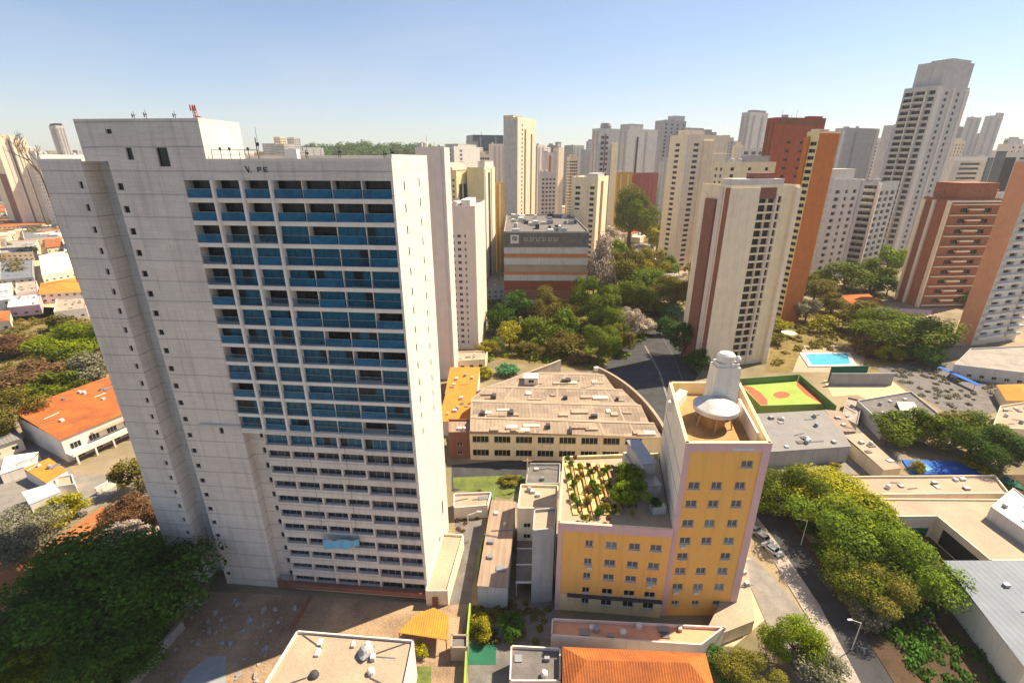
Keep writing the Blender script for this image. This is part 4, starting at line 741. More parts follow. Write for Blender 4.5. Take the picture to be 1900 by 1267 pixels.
for i, (xa, xb, xc, yt, Y, lab) in enumerate(((52, 64, 78, 281, 560, 'small white flats left of the slim grey skyline tower'), (76, 86, 98, 288, 430, 'small cream flats below the slim grey skyline tower'), (118, 134, 158, 290, 420, 'long white block touching the left end of the white slab tower'),
    (507, 519, 530, 255, 900, 'beige stub tower right of the penthouse, left of the pair'), (532, 545, 557, 256, 930, 'grey stub tower right of the penthouse, right of the pair'), (556, 562, 600, 274, 1000, 'low grey roofline right of the pair of stub towers'),
    (470, 480, 506, 283, 760, 'low cream roofline just right of the penthouse'))):
    tower('apartment_block', lab, (xa, xb, xc), yt, Y, -35, ('plaster_white', 'plaster_cream', 'plaster_white', 'plaster_warm', 'plaster_mid', 'plaster_grey', 'plaster_cream')[i], L=strips(3, 2.4, fh=4, wh=2, glass='glass_strip'), R=strips(3, 2.4, fh=4, wh=2, glass='glass_strip'), cat='apartment block')
for i, (xa, xb, xc, yt, Y, wl, lab) in enumerate((
    (1296, 1304, 1330, 246, 640, 'plaster_grey', 'grey stepped tower whose top shows over the long grey skyline block'), (1334, 1340, 1362, 256, 690, 'plaster_mid', 'pale grey tower left of the plain grey slab, showing over the long block'),
    (1360, 1364, 1380, 270, 560, 'plaster_warm', 'narrow beige tower against the left edge of the plain grey slab'), (1052, 1058, 1072, 292, 700, 'plaster_warm', 'beige block low between the slim cream and the hazy blue-grey towers'),
    (1224, 1228, 1246, 300, 470, 'plaster_mid', 'pale block filling the gap between the red block and the broad cream tower'), (884, 890, 908, 288, 600, 'plaster_cream', 'cream block between the yellow tower and the tall slim cream tower'),
    (936, 940, 962, 262, 900, 'plaster_mid', 'far grey tower just left behind the tall slim cream tower'), (1608, 1616, 1648, 262, 600, 'plaster_white', 'white tower filling the gap left of the tallest grey tower'),
    (1652, 1660, 1690, 268, 680, 'plaster_mid', 'far grey block close under the left shoulder of the tallest tower'), (1534, 1541, 1560, 256, 620, 'plaster_warm', 'beige tower peeping out right of the orange end wall'),
    (1698, 1704, 1730, 262, 800, 'plaster_mid', 'far pale tower hidden half behind the tallest grey tower'), (1760, 1768, 1792, 262, 640, 'plaster_warm', 'beige tower right of the tallest grey tower, above the brick block'),
    (1864, 1872, 1900, 258, 900, 'plaster_mid', 'far grey block at the right edge behind the white arched-front building'), (838, 846, 866, 284, 620, 'plaster_mid', 'grey block peeping out over the cream gabled tower'),
    (1088, 1092, 1104, 262, 1000, 'plaster_mid', 'slim far tower touching the left side of the round-topped tower'), (1015, 1019, 1030, 270, 980, 'plaster_grey', 'dim far tower behind the red-striped block'))):
    tower(AT, lab, (xa, xb, xc), yt, Y, -66, wl, L=strips(2, 2.6, fh=4, wh=2.2, glass='glass_strip'), R=strips(4, 2.6, fh=4, wh=2.2, glass='glass_strip') if i % 2 else vstripes(3, .3, 'plaster_white'), roof=[(.2, .8, .2, .7, 3.5, wl, 'roof_house')])
# ---- the grey office block with orange bands
Hc = 590.; fr = lambda y: (Hc-y)/(Hc-432)
r, a, c, h, F = tower('office_block', 'long grey office block with orange bands and a white square emblem at its top', (935, 1093, 1096), 432, 262, -.5, 'plaster_grey', cat='office block', c=85, roofm='roof_tar',
    L=dict(fins=[(0, 1, .15, 'roof_tar', 'band', fr(460), 1.0), (-.002, 1.002, .5, 'plaster_mid', 'band', fr(473), fr(461)), (0, 1, .25, 'panel_orange', 'band', fr(481), fr(474.5)), (-.002, 1.002, .5, 'plaster_mid', 'band', fr(496), fr(482)),
        (0, 1, .2, 'roof_beige', 'band', fr(511), fr(497)), (0, 1, .3, 'panel_orange', 'band', fr(516.5), fr(511.5)), (-.002, 1.002, .5, 'plaster_mid', 'band', fr(529), fr(517)), (0, 1, .25, 'roof_tile_dark', 'band', fr(550), fr(530)), (0, 1, .2, 'panel_brown', 'band', fr(570), fr(551))]))
f = F[0]
b = MB(); s = a/158; X0, Z0 = 12*s, h-5.6; q = 4.6
for x0, x1, z0, z1 in ((0, q, 0, 1.5), (0, q, 3.7, q), (0, 1.0, 1.5, 3.7), (3.5, q, 1.5, 3.7), (1.5, 2.9, 2.5, 2.9), (1.5, 2.0, 1.5, 2.2)): b.box(X0+x0, X0+x1, -.3, -.155, Z0+z0, Z0+z1)
b.build('emblem', M['metal_white'], r)
x = X0+7.5
rl = random.Random(4)
for k in range(12):                                        # pale lettering, too small to read in the photograph
    b = MB(); wd = 1.15; z0 = Z0+1.1; hh = 2.0
    b.box(x, x+.3, -.25, -.155, z0, z0+hh)
    if k % 3 != 1: b.box(x+.3, x+wd, -.25, -.155, z0+hh-.32, z0+hh)
    if k % 2 == 0: b.box(x+wd-.3, x+wd, -.25, -.155, z0, z0+hh-.33)
    if k % 4 != 3: b.box(x+.3, x+wd-.31, -.25, -.155, z0, z0+.3)
    b.build('sign_letter', M['plaster_grey'], r); x += 1.62
rl = random.Random(3)
for k in range(34):
    x, y = rl.uniform(2, a-6), rl.uniform(4, c-8); b = MB(); w_, d_, h_ = rl.uniform(1.2, 4.5), rl.uniform(1.2, 6), rl.uniform(.8, 2.8); b.box(0, w_, 0, d_, 0, h_); b.box(.2, w_-.2, .2, d_-.2, h_, h_+.2)
    b.build('roof_unit', M[('metal_grey', 'plaster_mid', 'metal_dark', 'plaster_white')[k % 4]], r, (x, y, h))
# ---- everything beyond: roofs and trees that read as one mass
rl = random.Random(9); b = MB(); n = 0
while n < 2600:
    Y = 480+2200*rl.random()**1.4; X = rl.uniform(-1.25, 1.25)*Y*1.1; w_, d_, h_ = rl.uniform(7, 20), rl.uniform(7, 22), rl.uniform(3, 9)
    mi = None
    if rl.random() < .30 and Y > 700: h_ = rl.uniform(22, 70) if -.42 < X/Y < -.13 else rl.uniform(30, 104); w_, d_ = rl.uniform(13, 24), rl.uniform(13, 24); mi = rl.choice((5, 5, 6))
    t = rl.uniform(-.8, .8); ca, sa = math.cos(t), math.sin(t); b.prism([(X+px*ca-py*sa, Y+px*sa+py*ca) for px, py in ((0, 0), (w_, 0), (w_, d_), (0, d_))], 0, h_, rl.choice((0, 0, 1, 2)) if mi is None else mi, rl.choice((0, 1, 3, 3, 4)) if mi is None else 4); n += 1
tag(b.build('distant_buildings', [M['plaster_cream'], M['plaster_white'], M['plaster_mid'], M['roof_tile'], M['roof_concrete'], M['far_facade'], M['far_facade_grey']]), 'hazy mass of roofs and blocks far off towards the horizon', 'distant city', kind='stuff')
def woods(name, label, spots, m):
    b = MB(); rw = random.Random(5)
    for x, y, rr, z in spots:
        for k in range(70):
            d = Vector((rw.gauss(0, 1), rw.gauss(0, 1), abs(rw.gauss(0, .8)))).normalized()*rr*rw.uniform(.6, 1.05); p = Vector((x, y, z+rr*.3))+d; nn = (d.normalized()+Vector((rw.uniform(-1, 1), rw.uniform(-1, 1), rw.uniform(0, 1)))*.6).normalized()
            a_ = nn.orthogonal().normalized(); e_ = nn.cross(a_); s = rr*.2; b.face([p-a_*s, p-e_*s*.6, p+a_*s, p+e_*s*.6])
    return tag(b.build(name, M[m]), label, 'woodland', kind='stuff')
sp = []
for k in range(420):
    Y = 330+1500*rl.random()**1.5; X = rl.uniform(-1.2, 1.15)*Y
    sp.append((X, Y, rl.uniform(4, 8), 2))
woods('tree_mass', 'scattered street trees between the far buildings', sp, 'leaf_olive')
hb = MB(); NX = 60; HX = lambda k: -1000+1150*k; HE = lambda k: max(0, 1-(abs(k-.5)/.5)**2)
for i in range(NX):
    for (ya, za), (yb, zb) in (((1150, 0), (1300, 60)), ((1300, 64), (1500, 106)), ((1500, 96), (2000, 90)), ((2000, 90), (2600, 0))):
        k0, k1 = i/NX, (i+1)/NX
        hb.face([(HX(k0), ya, za*HE(k0)), (HX(k1), ya, za*HE(k1)), (HX(k1), yb, zb*HE(k1)), (HX(k0), yb, zb*HE(k0))])
hb.build('hill', M['dry_grass'])['kind'] = 'structure'
sp = []
for k in range(520):
    q = rl.uniform(.1, .9); yy = rl.uniform(1300, 1560); sp.append((HX(q), yy, rl.uniform(12, 24), (60+44*min(1, (yy-1300)/200))*HE(q)))
woods('far_woodland', 'dark wooded ridge on the horizon right of the penthouse', sp, 'leaf_dark')
# ------------------------------------------------------------------ streets and open ground
patch('street', [(1108, 692), (1150, 650), (1196, 612), (1210, 575), (1240, 560), (1262, 600), (1300, 690), (1262, 742), (1232, 800), (1190, 740)], 'asphalt', .03)
patch('street', [(1392, 955), (1422, 985), (1465, 1060), (1520, 1150), (1580, 1267), (1690, 1267), (1600, 1140), (1500, 1010), (1440, 940)], 'asphalt', .03)
patch('street', [(838, 862), (980, 850), (1040, 850), (1035, 905), (960, 890), (838, 912)], 'asphalt', .03)
patch('street', [(900, 545), (935, 545), (935, 640), (905, 650)], 'asphalt', .03)
patch('pavement', [(1372, 1040), (1400, 1035), (1470, 1110), (1530, 1200), (1560, 1267), (1480, 1267), (1420, 1150)], 'pavement', .15, th=.14)
patch('pavement', [(1385, 950), (1398, 950), (1445, 1010), (1520, 1120), (1598, 1267), (1570, 1267), (1508, 1160), (1430, 1030)], 'stone', .16, th=.15)
patch('earth_strip', [(1440, 940), (1462, 955), (1540, 1050), (1640, 1180), (1700, 1267), (1660, 1267), (1600, 1170), (1500, 1020)], 'shade_toned_earth', .12, th=.12)  # dark tone stands in for the shade lying on the strip
patch('building_site', [(225, 1267), (330, 1130), (360, 1095), (560, 1105), (850, 1120), (870, 1267)], 'soil', .03)
patch('screed_slab', [(335, 1267), (350, 1245), (385, 1218), (420, 1215), (418, 1267)], 'screed', .14, th=.1)
patch('clay_road', [(-120, 1080), (0, 1040), (110, 995), (190, 938), (196, 985), (130, 1050), (60, 1100), (-100, 1190)], 'clay_path', .04)
patch('yard', [(-60, 860), (60, 800), (140, 880), (250, 880), (190, 935), (100, 985), (-100, 1060)], 'pavement', .02)
patch('meadow', [(-60, 560), (100, 570), (190, 600), (215, 690), (120, 720), (-100, 780)], 'dry_grass', .02)
patch('yard', [(-40, 410), (120, 408), (150, 520), (170, 580), (0, 600), (-60, 590)], 'sand', .02)
patch('lawn', [(840, 885), (965, 880), (990, 892), (945, 925), (842, 905)], 'grass', .05)
patch('lawn', [(745, 1235), (800, 1235), (800, 1267), (740, 1267)], 'grass', .06)
patch('lawn', [(1440, 600), (1500, 560), (1640, 560), (1760, 640), (1650, 690), (1480, 690), (1420, 690)], 'dry_grass', .02)
patch('sand_lot', [(1528, 705), (1655, 706), (1745, 775), (1680, 770), (1590, 732), (1545, 735)], 'sand', .04)
patch('car_park', [(1620, 680), (1760, 670), (1880, 700), (1870, 760), (1780, 780), (1700, 730)], 'roof_tar', .03)
patch('forecourt', [(1795, 560), (1830, 500), (1900, 520), (1830, 640), (1760, 640)], 'sand', .03)
patch('garden_bed', [(905, 545), (1240, 520), (1200, 600), (1130, 690), (900, 665)], 'dry_grass', .02)
patch('avenue', [(1112, 440), (1128, 440), (1180, 520), (1218, 575), (1206, 600), (1185, 590), (1150, 530)], 'asphalt', .025)
patch('alley', [(842, 925), (905, 905), (890, 1000), (872, 1120), (835, 1120), (845, 1000)], 'roof_tar', .03)
patch('yard', [(870, 1120), (1030, 1120), (1030, 1267), (830, 1267)], 'roof_tar', .02)
patch('yard', [(1380, 1030), (1405, 1040), (1440, 1130), (1360, 1200), (1300, 1190)], 'sand', .03)
patch('yard', [(1400, 770), (1600, 760), (1690, 860), (1560, 880), (1430, 880)], 'pavement', .02)
patch('yard', [(1560, 880), (1920, 880), (1950, 1267), (1690, 1267), (1600, 1110)], 'shade_toned_earth', .015)  # yard colour carries the shade over this ground
# lane lines and kerbs
def stripe(name, px, m, wd, z, th=0.0):
    pts = [G(x, y, z) for x, y in px]; b = MB()
    for p, q in zip(pts, pts[1:]):
        n = (q-p).orthogonal().normalized()*wd/2
        pp = [p-n, q-n, q+n, p+n]
        if (q-p).cross(n) < 0: pp = pp[::-1]
        if th: b.prism(pp, z-th, z)
        else: b.face([(v.x, v.y, z) for v in pp])
    o = b.build(name, M[m]); o['kind'] = 'structure'; return o
stripe('kerb', [(1196, 640), (1224, 690), (1245, 760)], 'pavement', .7, .17, .15)
stripe('lane_marking', [(1215, 600), (1250, 660), (1272, 720)], 'pavement', .14, .04)
stripe('kerb', [(1252, 598), (1282, 655), (1300, 700)], 'pavement', .6, .17, .15)
# ------------------------------------------------------------------ stepped-roof warehouse
ws = thing('warehouse', 'long beige warehouse with four stepped ridged roofs and two rows of front windows', 'warehouse', (*G(873, 852), 0))
o = G(873, 852); lo = lambda px, py, z: G(px, py, z)-o
ZE = 9.6
rows = [((872, 799), (1228, 811)), ((873, 772), (1204, 783)), ((874, 741), (1180, 748)), ((918, 717), (1140, 722)), ((1003, 692), (1110, 694))]
P = [(lo(*l, ZE), lo(*r_, ZE)) for l, r_ in rows]
for i in range(4):
    a0, a1, b0, b1 = P[i][0], P[i][1], P[i+1][0], P[i+1][1]; b = MB(); m0, m1 = a0.lerp(b0, .62), a1.lerp(b1, .62); z = ZE+i*.12
    b.face([(*a0, z), (*a1, z), (*m1, z+1.5), (*m0, z+1.5)]); b.face([(*m0, z+1.5), (*m1, z+1.5), (*b1, z+.1), (*b0, z+.1)])
    b.face([(*a0, z), (*m0, z+1.5), (*b0, z+.1)]); b.face([(*a1, z), (*b1, z+.1), (*m1, z+1.5)])
    b.build('roof', M['roof_patched'], ws)
    b = MB(); d = (b0-m0).normalized()*.45; d2 = (b1-m1).normalized()*.45
    b.face([(*(m0-d), z+1.53), (*(m1-d2), z+1.53), (*(m1+d2), z+1.53), (*(m0+d), z+1.53)]); d *= 3; d2 *= 3; b.face([(*(b0-d), z+.42), (*(b1-d2), z+.42), (*b1, z+.16), (*b0, z+.16)]); b.build('roof_ridge', M['roof_light'], ws)
    for t in (.0, .2, .34, .52, .7, .86):
        c0, c1 = a0.lerp(a1, t), m0.lerp(m1, t); e = (a1-a0).normalized()*.3; b = MB(); b.face([(*(c0-e*0), z+.05), (*(c0+e*2), z+.05), (*(c1+e*2), z+1.54), (*c1, z+1.54)]); b.build('roof_seam', M['roof_light'], ws)
    rl = random.Random(i+30)
    for k in range(15-2*i):
        t = rl.uniform(.06, .94); s = rl.uniform(.08, .6); c0 = a0.lerp(a1, t).lerp(m0.lerp(m1, t), s); zz = z+1.5*s; b = MB(); ww, dd = rl.uniform(1.2, 5.0), rl.uniform(.7, 2.2); dark = k % 5 == 0
        hh = .9 if dark else .22; b.box(c0.x-ww/2*(0.5 if dark else 1), c0.x+ww/2*(.5 if dark else 1), c0.y-dd/2, c0.y+dd/2, zz-.2, zz+hh); b.build('roof_vent' if dark else 'skylight', M['metal_dark' if dark else ('roof_light', 'roof_brown', 'plaster_cream')[k % 3]], ws)
w = MB(); wins = []; f = Face(lo(873, 852, 0), lo(1232, 858, 0))
rc = [(f.L*(k+.5)/9-2.3, z, 4.6, 2.2) for k in range(9) for z in (1.2, 5.6) if not (k > 7)]
for x, z, ww, hh in w.wall(f.p0, f.p1, 0, ZE-.8, rc, .4): wins.append((f, x+ww/2, z, ww, hh, .36, 'glass_deep', 'plaster_sand', 4))
f.box(w, 0, f.L, -.5, .3, ZE-.8, ZE-.05, 1)
w.wall(f.p1, P[1][1], 0, ZE, mi=1); w.wall(P[1][1], P[2][1], 0, ZE, mi=1); w.wall(P[2][1], P[3][1], 0, ZE, mi=1); w.wall(P[3][1], P[4][1], 0, ZE, mi=1); w.wall(P[4][1], P[4][0], 0, ZE); w.wall(P[4][0], P[3][0], 0, ZE); w.wall(P[3][0], P[2][0], 0, ZE); w.wall(P[2][0], f.p0, 0, ZE)
w.build('wall', [M['plaster_warm'], M['roof_brown']], ws); add_windows(ws, wins)
b = MB(); f.box(b, f.L*.80, f.L*.99, -.6, -.505, 1.4, 3.2); b.build('green_panel', M['leaf_bright' if False else 'court_green'], ws)
t = thing('roof_cabin', 'small white plant cabin on the left slope of the warehouse roof', 'plant cabin', (*G(985, 712, ZE), ZE+.3)); b = MB(); b.box(-2.2, 2.2, -1.6, 1.6, 0, 2.6); b.build('wall', M['plaster_white'], t); b = MB(); b.box(-2.5, 2.5, -1.9, 1.9, 2.6, 2.85); b.build('roof', M['metal_white'], t)
inst('window', winmesh(1.8, 1.2, 'glass_dark', 'metal_white', 2), t, (0, -1.61, .9))
t = thing('lamp_post', 'white mast with a boxed head standing on the upper warehouse roof', 'lamp post', (*G(1104, 712, ZE+1), ZE+1)); b = MB(); b.tube((0, 0, 0), (0, 0, 5), .14, .1); b.build('pole', M['metal_white'], t); b = MB(); b.box(-.7, .7, -.5, .5, 5, 6.1); b.build('head', M['metal_white'], t)
def ribbon(name, label, cat, px, z0, z1, t_, m, capm=None):
    pts = [G(x, y, z1) for x, y in px]
    root = thing(name, label, cat, (*pts[0], 0)); b = MB(); c = MB(); pts = [p-pts[0] for p in pts]
    nn = []
    for i, p in enumerate(pts): d = (pts[min(i+1, len(pts)-1)]-pts[max(i-1, 0)]).normalized(); nn.append(Vector((-d.y, d.x))*t_/2)
    for i in range(len(pts)-1):
        q = [pts[i]-nn[i], pts[i+1]-nn[i+1], pts[i+1]+nn[i+1], pts[i]+nn[i]]; b.prism(q, z0, z1); q = [pts[i]-nn[i]*1.3, pts[i+1]-nn[i+1]*1.3, pts[i+1]+nn[i+1]*1.3, pts[i]+nn[i]*1.3]; c.prism(q, z1, z1+.25)
    b.build('wall_body', M[m], root); c.build('coping', M[capm or m], root); return root
cur = lambda P0, P1, P2, n=12: [((1-t)**2*P0[0]+2*t*(1-t)*P1[0]+t*t*P2[0], (1-t)**2*P0[1]+2*t*(1-t)*P1[1]+t*t*P2[1]) for t in (i/n for i in range(n+1))]
ribbon('curved_wall', 'curved concrete wall sweeping down the right side of the warehouse', 'curved wall', cur((1106, 680), (1190, 716), (1236, 800)), 0, 10.6, .7, 'roof_brown', 'roof_beige')
ribbon('curved_wall', 'pale curved wall along the upper left edge of the warehouse roof', 'curved wall', cur((884, 726), (960, 700), (1040, 668)), 0, 9.8, .6, 'stone', 'roof_light')
# ------------------------------------------------------------------ low buildings, middle distance
house('shed', 'bright orange-roofed shed nearest the white tower, right behind its edge', [(812, 782), (872, 780), (884, 732), (830, 732)], 5, 'plaster_white', 'roof_tile_bright', 'shed', 1.6, .2, ())
house('shed', 'orange-roofed shed with a vent slot behind the nearer orange shed', [(826, 730), (884, 729), (890, 686), (836, 686)], 5, 'plaster_white', 'roof_tile_bright', 'shed', 1.0, .2, ())
house('house', 'brown flat-topped house between the pink tower and the orange sheds', [(832, 672), (900, 668), (905, 652), (838, 654)], 4, 'plaster_warm', 'roof_beige', 'flat')
house('house', 'dark brown two-storey house at the left end of the warehouse front', [(832, 805), (872, 803), (872, 780), (832, 780)], 8, 'panel_brown', 'roof_brown', 'flat')
house('shed', 'long narrow brown-roofed shed in the alley beside the white tower', [(886, 1085), (941, 1088), (957, 935), (912, 932)], 5.5, 'plaster_mid', 'roof_brown', 'shed', .5, .25, ())
house('house', 'cream flat-roofed house with a dark round mark, beside the planted wing', [(960, 946), (1034, 946), (1036, 903), (966, 901)], 11.5, 'plaster_cream', 'roof_light', 'flat', win=(0,))
house('house', 'grey-walled narrow block with a pale sloping top against the yellow wing', [(988, 988), (1029, 984), (1033, 945), (991, 948)], 17.2, 'plaster_grey', 'roof_light', 'flat', win=())
house('shed', 'low brown flat shed at the top of the alley by the tower', [(842, 945), (905, 940), (912, 915), (842, 918)], 3, 'plaster_pink', 'roof_beige', 'flat', win=())
house('house', 'small dark flat-roofed house beyond the asphalt yard, left of the roof garden', [(975, 900), (1038, 900), (1040, 862), (980, 862)], 4, 'plaster_grey', 'roof_tar', 'flat', win=())
# foreground
root, q, h = house('house', 'white flat-roofed house with sloping roof panes at the bottom edge', [(480, 1290), (748, 1290), (768, 1190), (552, 1172)], 8.0, 'plaster_white', 'roof_beige', 'flat', win=(3,), para=.5)
b = MB(); c0 = sum(q, Vector((0, 0)))/4; qi = [v.lerp(c0, .12) for v in q]; ci = [v.lerp(c0, .55) for v in q]
for i in range(4): j = (i+1) % 4; b.face([(*qi[i], h+.25), (*qi[j], h+.25), (*ci[j], h-.0+.12), (*ci[i], h+.12)])
b.face([(*v, h+.12) for v in ci]); b.build('roof_pane', M['roof_light'], root)
b = MB()
for i in range(4): d = (ci[i]-qi[i]); n = d.orthogonal().normalized()*.12; b.face([(*(qi[i]-n), h+.30), (*(qi[i]+n), h+.30), (*(ci[i]+n), h+.17), (*(ci[i]-n), h+.17)])
b.build('roof_gutter', M['metal_dark'], root)
b = MB(); b.lathe([(.01, .0), (.75, .0), (.62, .5), (.3, .8), (.01, .85)], 0, 0, 12); b.build('roof_vent', M['metal_dark'], root, (ci[0].x+1.0, ci[0].y+.3, h+.15))
t = thing('water_tank', 'grey crumpled tarpaulin-covered tank on the white house roof at the bottom', 'water tank', (*G(680, 1210, 8.2), 8.2)); b = MB(); rl = random.Random(2)
for zz, r_ in ((0, 1.0), (.5, 1.05), (1.0, .9), (1.5, .6), (1.8, .1)):
    b.v += [(r_*math.cos(k*math.pi/6)*rl.uniform(.8, 1.2), r_*1.3*math.sin(k*math.pi/6)*rl.uniform(.8, 1.2), zz) for k in range(12)]
for i in range(4):
    for k in range(12): b.f.append((i*12+k, i*12+(k+1) % 12, i*12+12+(k+1) % 12, i*12+12+k)); b.m.append(0)
b.build('cover', M['plaster_grey'], t); b = MB(); b.box(-1.0, 1.0, -1.2, 1.2, -.15, .05); b.build('base', M['metal_grey'], t)
t = thing('carport', 'lit orange canopy roof behind the white flat house at the bottom', 'carport', (*G(740, 1196), 0)); o = G(740, 1196)
top = [G(x, y, 3.2)-o for x, y in ((738, 1172), (830, 1186), (832, 1140), (805, 1126), (772, 1138))]; b = MB(); b.prism(top, 3.05, 3.2); b.build('roof', M['roof_tile_bright'], t)
for v in top[:4]: b = MB(); b.tube((v.x*.95+.2, v.y*.95+.1, 0), (v.x*.95+.2, v.y*.95+.1, 3.05), .1); b.build('post', M['wood'], t)
house('shed', 'small dark shed with a pale front beside the lawn at the bottom', [(836, 1205), (868, 1205), (868, 1180), (838, 1180)], 2.6, 'roof_light', 'roof_tar', 'flat', win=())
house('house', 'orange tiled house half dark red at the bottom edge, below the yellow block', [(1048, 1290), (1325, 1290), (1305, 1212), (1048, 1200)], 6, 'plaster_pink', 'roof_tile', 'hip', 2.4, .4, ())
house('house', 'long salmon terrace building between the yellow block and the orange tiled house', [(1022, 1182), (1300, 1200), (1345, 1166), (1024, 1150)], 4.2, 'plaster_pink', 'panel_salmon', 'flat', win=())
house('house', 'shadowed dark shed below the long salmon terrace', [(945, 1267), (1040, 1267), (1040, 1205), (948, 1200)], 4.0, 'plaster_pink', 'roof_tar', 'flat', win=(0,))
house('house', 'pale stone house beside the street, right of the yellow block foot', [(1300, 1190), (1400, 1150), (1385, 1050), (1372, 1050)], 3.0, 'plaster_warm', 'roof_light', 'shed', .8, .1, ())
wallrun('garden_wall', 'bright green garden wall beside the alley at the bottom', [(872, 1118), (866, 1188), (862, 1267)], 0, 2.6, .3, 'court_green')
patch('sports_court', [(872, 1190), (920, 1192), (920, 1232), (866, 1232)], 'court_dark_green', .05)
wallrun('stone_wall', 'long grey stone wall running diagonally beside the dark tree', [(222, 1290), (262, 1235), (300, 1190), (336, 1150)], 0, 2.0, .6, 'stone')
wallrun('garden_wall', 'thin green wall at the head of the alley beside the tall tower', [(918, 902), (908, 960), (893, 1010), (886, 1060)], 0, 3.0, .25, 'paint_green')
t = thing('lamp_post', 'pale post with an outstretched arm beside the white tower flank', 'lamp post', (*G(870, 1005), 0)); b = MB(); b.tube((0, 0, 0), (0, 0, 7.5), .12, .08); b.tube((0, 0, 7.5), (2.2, .4, 8.1), .08, .06); b.build('pole', M['metal_white'], t); b = MB(); b.box(2.0, 3.0, .25, .6, 8.02, 8.2); b.build('lamp_head', M['metal_white'], t)
t = thing('utility_pole', 'pale utility pole at the corner of the asphalt yard before the warehouse', 'utility pole', (*G(978, 905), 0)); b = MB(); b.tube((0, 0, 0), (0, 0, 9), .2, .13); b.build('pole', M['plaster_mid'], t); b = MB(); b.box(-1.2, 1.2, -.08, .08, 8.3, 8.5); b.build('crossarm', M['wood'], t); b = MB(); b.lathe([(.3, 6.6), (.34, 7.6)], .4, 0, 10); b.build('transformer', M['metal_grey'], t)
# ------------------------------------------------------------------ right side: courts, pools, roofs
patch('sports_court', [(1412, 752), (1536, 748), (1478, 706), (1372, 712)], 'court_green', 4.5, None, 'green and red sports court raised above the grey shed wall', 'sports court', th=4.4)
def court_mark(px, z, m): 
    o = patch('court_marking', px, m, z); del o['kind']; o['kind'] = 'structure'
court_mark([(1412, 751), (1424, 751), (1424, 741), (1412, 728), (1396, 718), (1374, 712)], 4.506, 'court_red'); court_mark([(1536, 748), (1478, 706.5), (1478, 716), (1496, 733), (1522, 747)], 4.506, 'court_red')
court_mark([(1450+16*math.cos(k*.5236), 732+6.5*math.sin(k*.5236)) for k in range(12)], 4.506, 'court_red')
wallrun('court_fence', 'dark green screen fence along the back of the sports court', [(1372, 702), (1482, 694)], 0, 7.0, .25, 'paint_green', 'fence')
wallrun('court_fence', 'sloping grey-green side fence right of the sports court', [(1484, 694), (1552, 752)], 0, 6.6, .25, 'paint_green', 'fence')
wallrun('boundary_wall', 'grey-blue wall behind the sand lot', [(1543, 692), (1660, 692)], 0, 5.0, .4, 'screed')
wallrun('court_fence', 'dark green mesh screen between the pool and the sand lot', [(1543, 680), (1612, 678)], 0, 6.0, .3, 'court_dark_green', 'fence')
house('shed', 'near grey metal shed roof with parallel seams, below the sports court', [(1430, 838), (1578, 828), (1556, 795), (1424, 806)], 5.0, 'plaster_grey', 'roof_metal', 'shed', .8, .2, ())
house('shed', 'far grey metal shed roof touching the sports court wall', [(1424, 803), (1552, 794), (1528, 765), (1400, 772)], 5.0, 'plaster_grey', 'roof_metal', 'shed', .8, .2, ())
house('shed', 'narrow brown-grey strip roof right of the grey metal sheds', [(1556, 800), (1588, 800), (1560, 765), (1530, 762)], 5.0, 'plaster_grey', 'roof_brown', 'shed', .4, .1, ())
house('shed', 'long narrow beige strip roof leading to the blue court', [(1640, 872), (1672, 868), (1600, 806), (1565, 810)], 4.0, 'plaster_warm', 'roof_beige', 'shed', .5, .1, ())
house('house', 'dark grey flat roof with a pale slanting hatch, in front of the sand lot', [(1640, 792), (1745, 772), (1690, 728), (1590, 745)], 4.5, 'plaster_mid', 'roof_tar', 'flat', win=())
t = thing('roof_hatch', 'pale slanting hatch on the dark grey flat roof', 'roof hatch', (*G(1682, 757, 4.6), 4.55)); b = MB(); b.face([(-3.2, -1.5, .1), (2.5, -2.5, .1), (3.5, 1.8, 1.4), (-2, 2.2, 1.4)]); b.face([(-2, 2.2, 1.4), (3.5, 1.8, 1.4), (3.5, 1.8, 0), (-2, 2.2, 0)]); b.build('hatch_lid', M['plaster_mid'], t); b = MB(); b.box(-2.4, .5, -2.6, -2.0, 0, .5); b.build('vent_slot', M['dark_void'], t)
house('house', 'low stone-grey roof beside the dark rubbly yard on the right', [(1560, 775), (1590, 790), (1600, 745), (1572, 738)], 3.0, 'stone', 'stone', 'flat', win=())
wallrun('boundary_wall', 'pale slanting boundary wall between the hedge and the dark yard', [(1660, 735), (1740, 775), (1830, 815), (1900, 850)], 0, 2.4, .5, 'plaster_warm')
def pool(label, px, m, z=.5, rim=.9, rimm='plaster_white'):
    pts = [G(x, y, z) for x, y in px]; o = pts[0]; t = thing('swimming_pool', label, 'swimming pool', (*o, 0)); pts = [p-o for p in pts]; c = sum(pts, Vector((0, 0)))/4
    if sum(pts[i-1].x*pts[i].y-pts[i].x*pts[i-1].y for i in range(4)) < 0: pts = pts[::-1]
    ou = [p+(p-c).normalized()*rim for p in pts]; b = MB()
    for i in range(4):
        j = (i+1) % 4; b.face([(*ou[i], z), (*ou[j], z), (*pts[j], z), (*pts[i], z)]); b.face([(*ou[i], 0), (*ou[j], 0), (*ou[j], z), (*ou[i], z)]); b.face([(*pts[j], z-.2), (*pts[i], z-.2), (*pts[i], z), (*pts[j], z)])
    b.build('rim', M[rimm], t); b = MB(); b.face([(*p, z-.12) for p in pts]); b.build('water', M[m], t); return t
pool('light blue swimming pool with a white rim in the tower garden', [(1506, 677), (1578, 675), (1572, 655), (1494, 656)], 'pool_water', .5, 2.2)
patch('pool_terrace', [(1470, 690), (1600, 690), (1606, 655), (1570, 640), (1490, 640)], 'roof_light', .05)
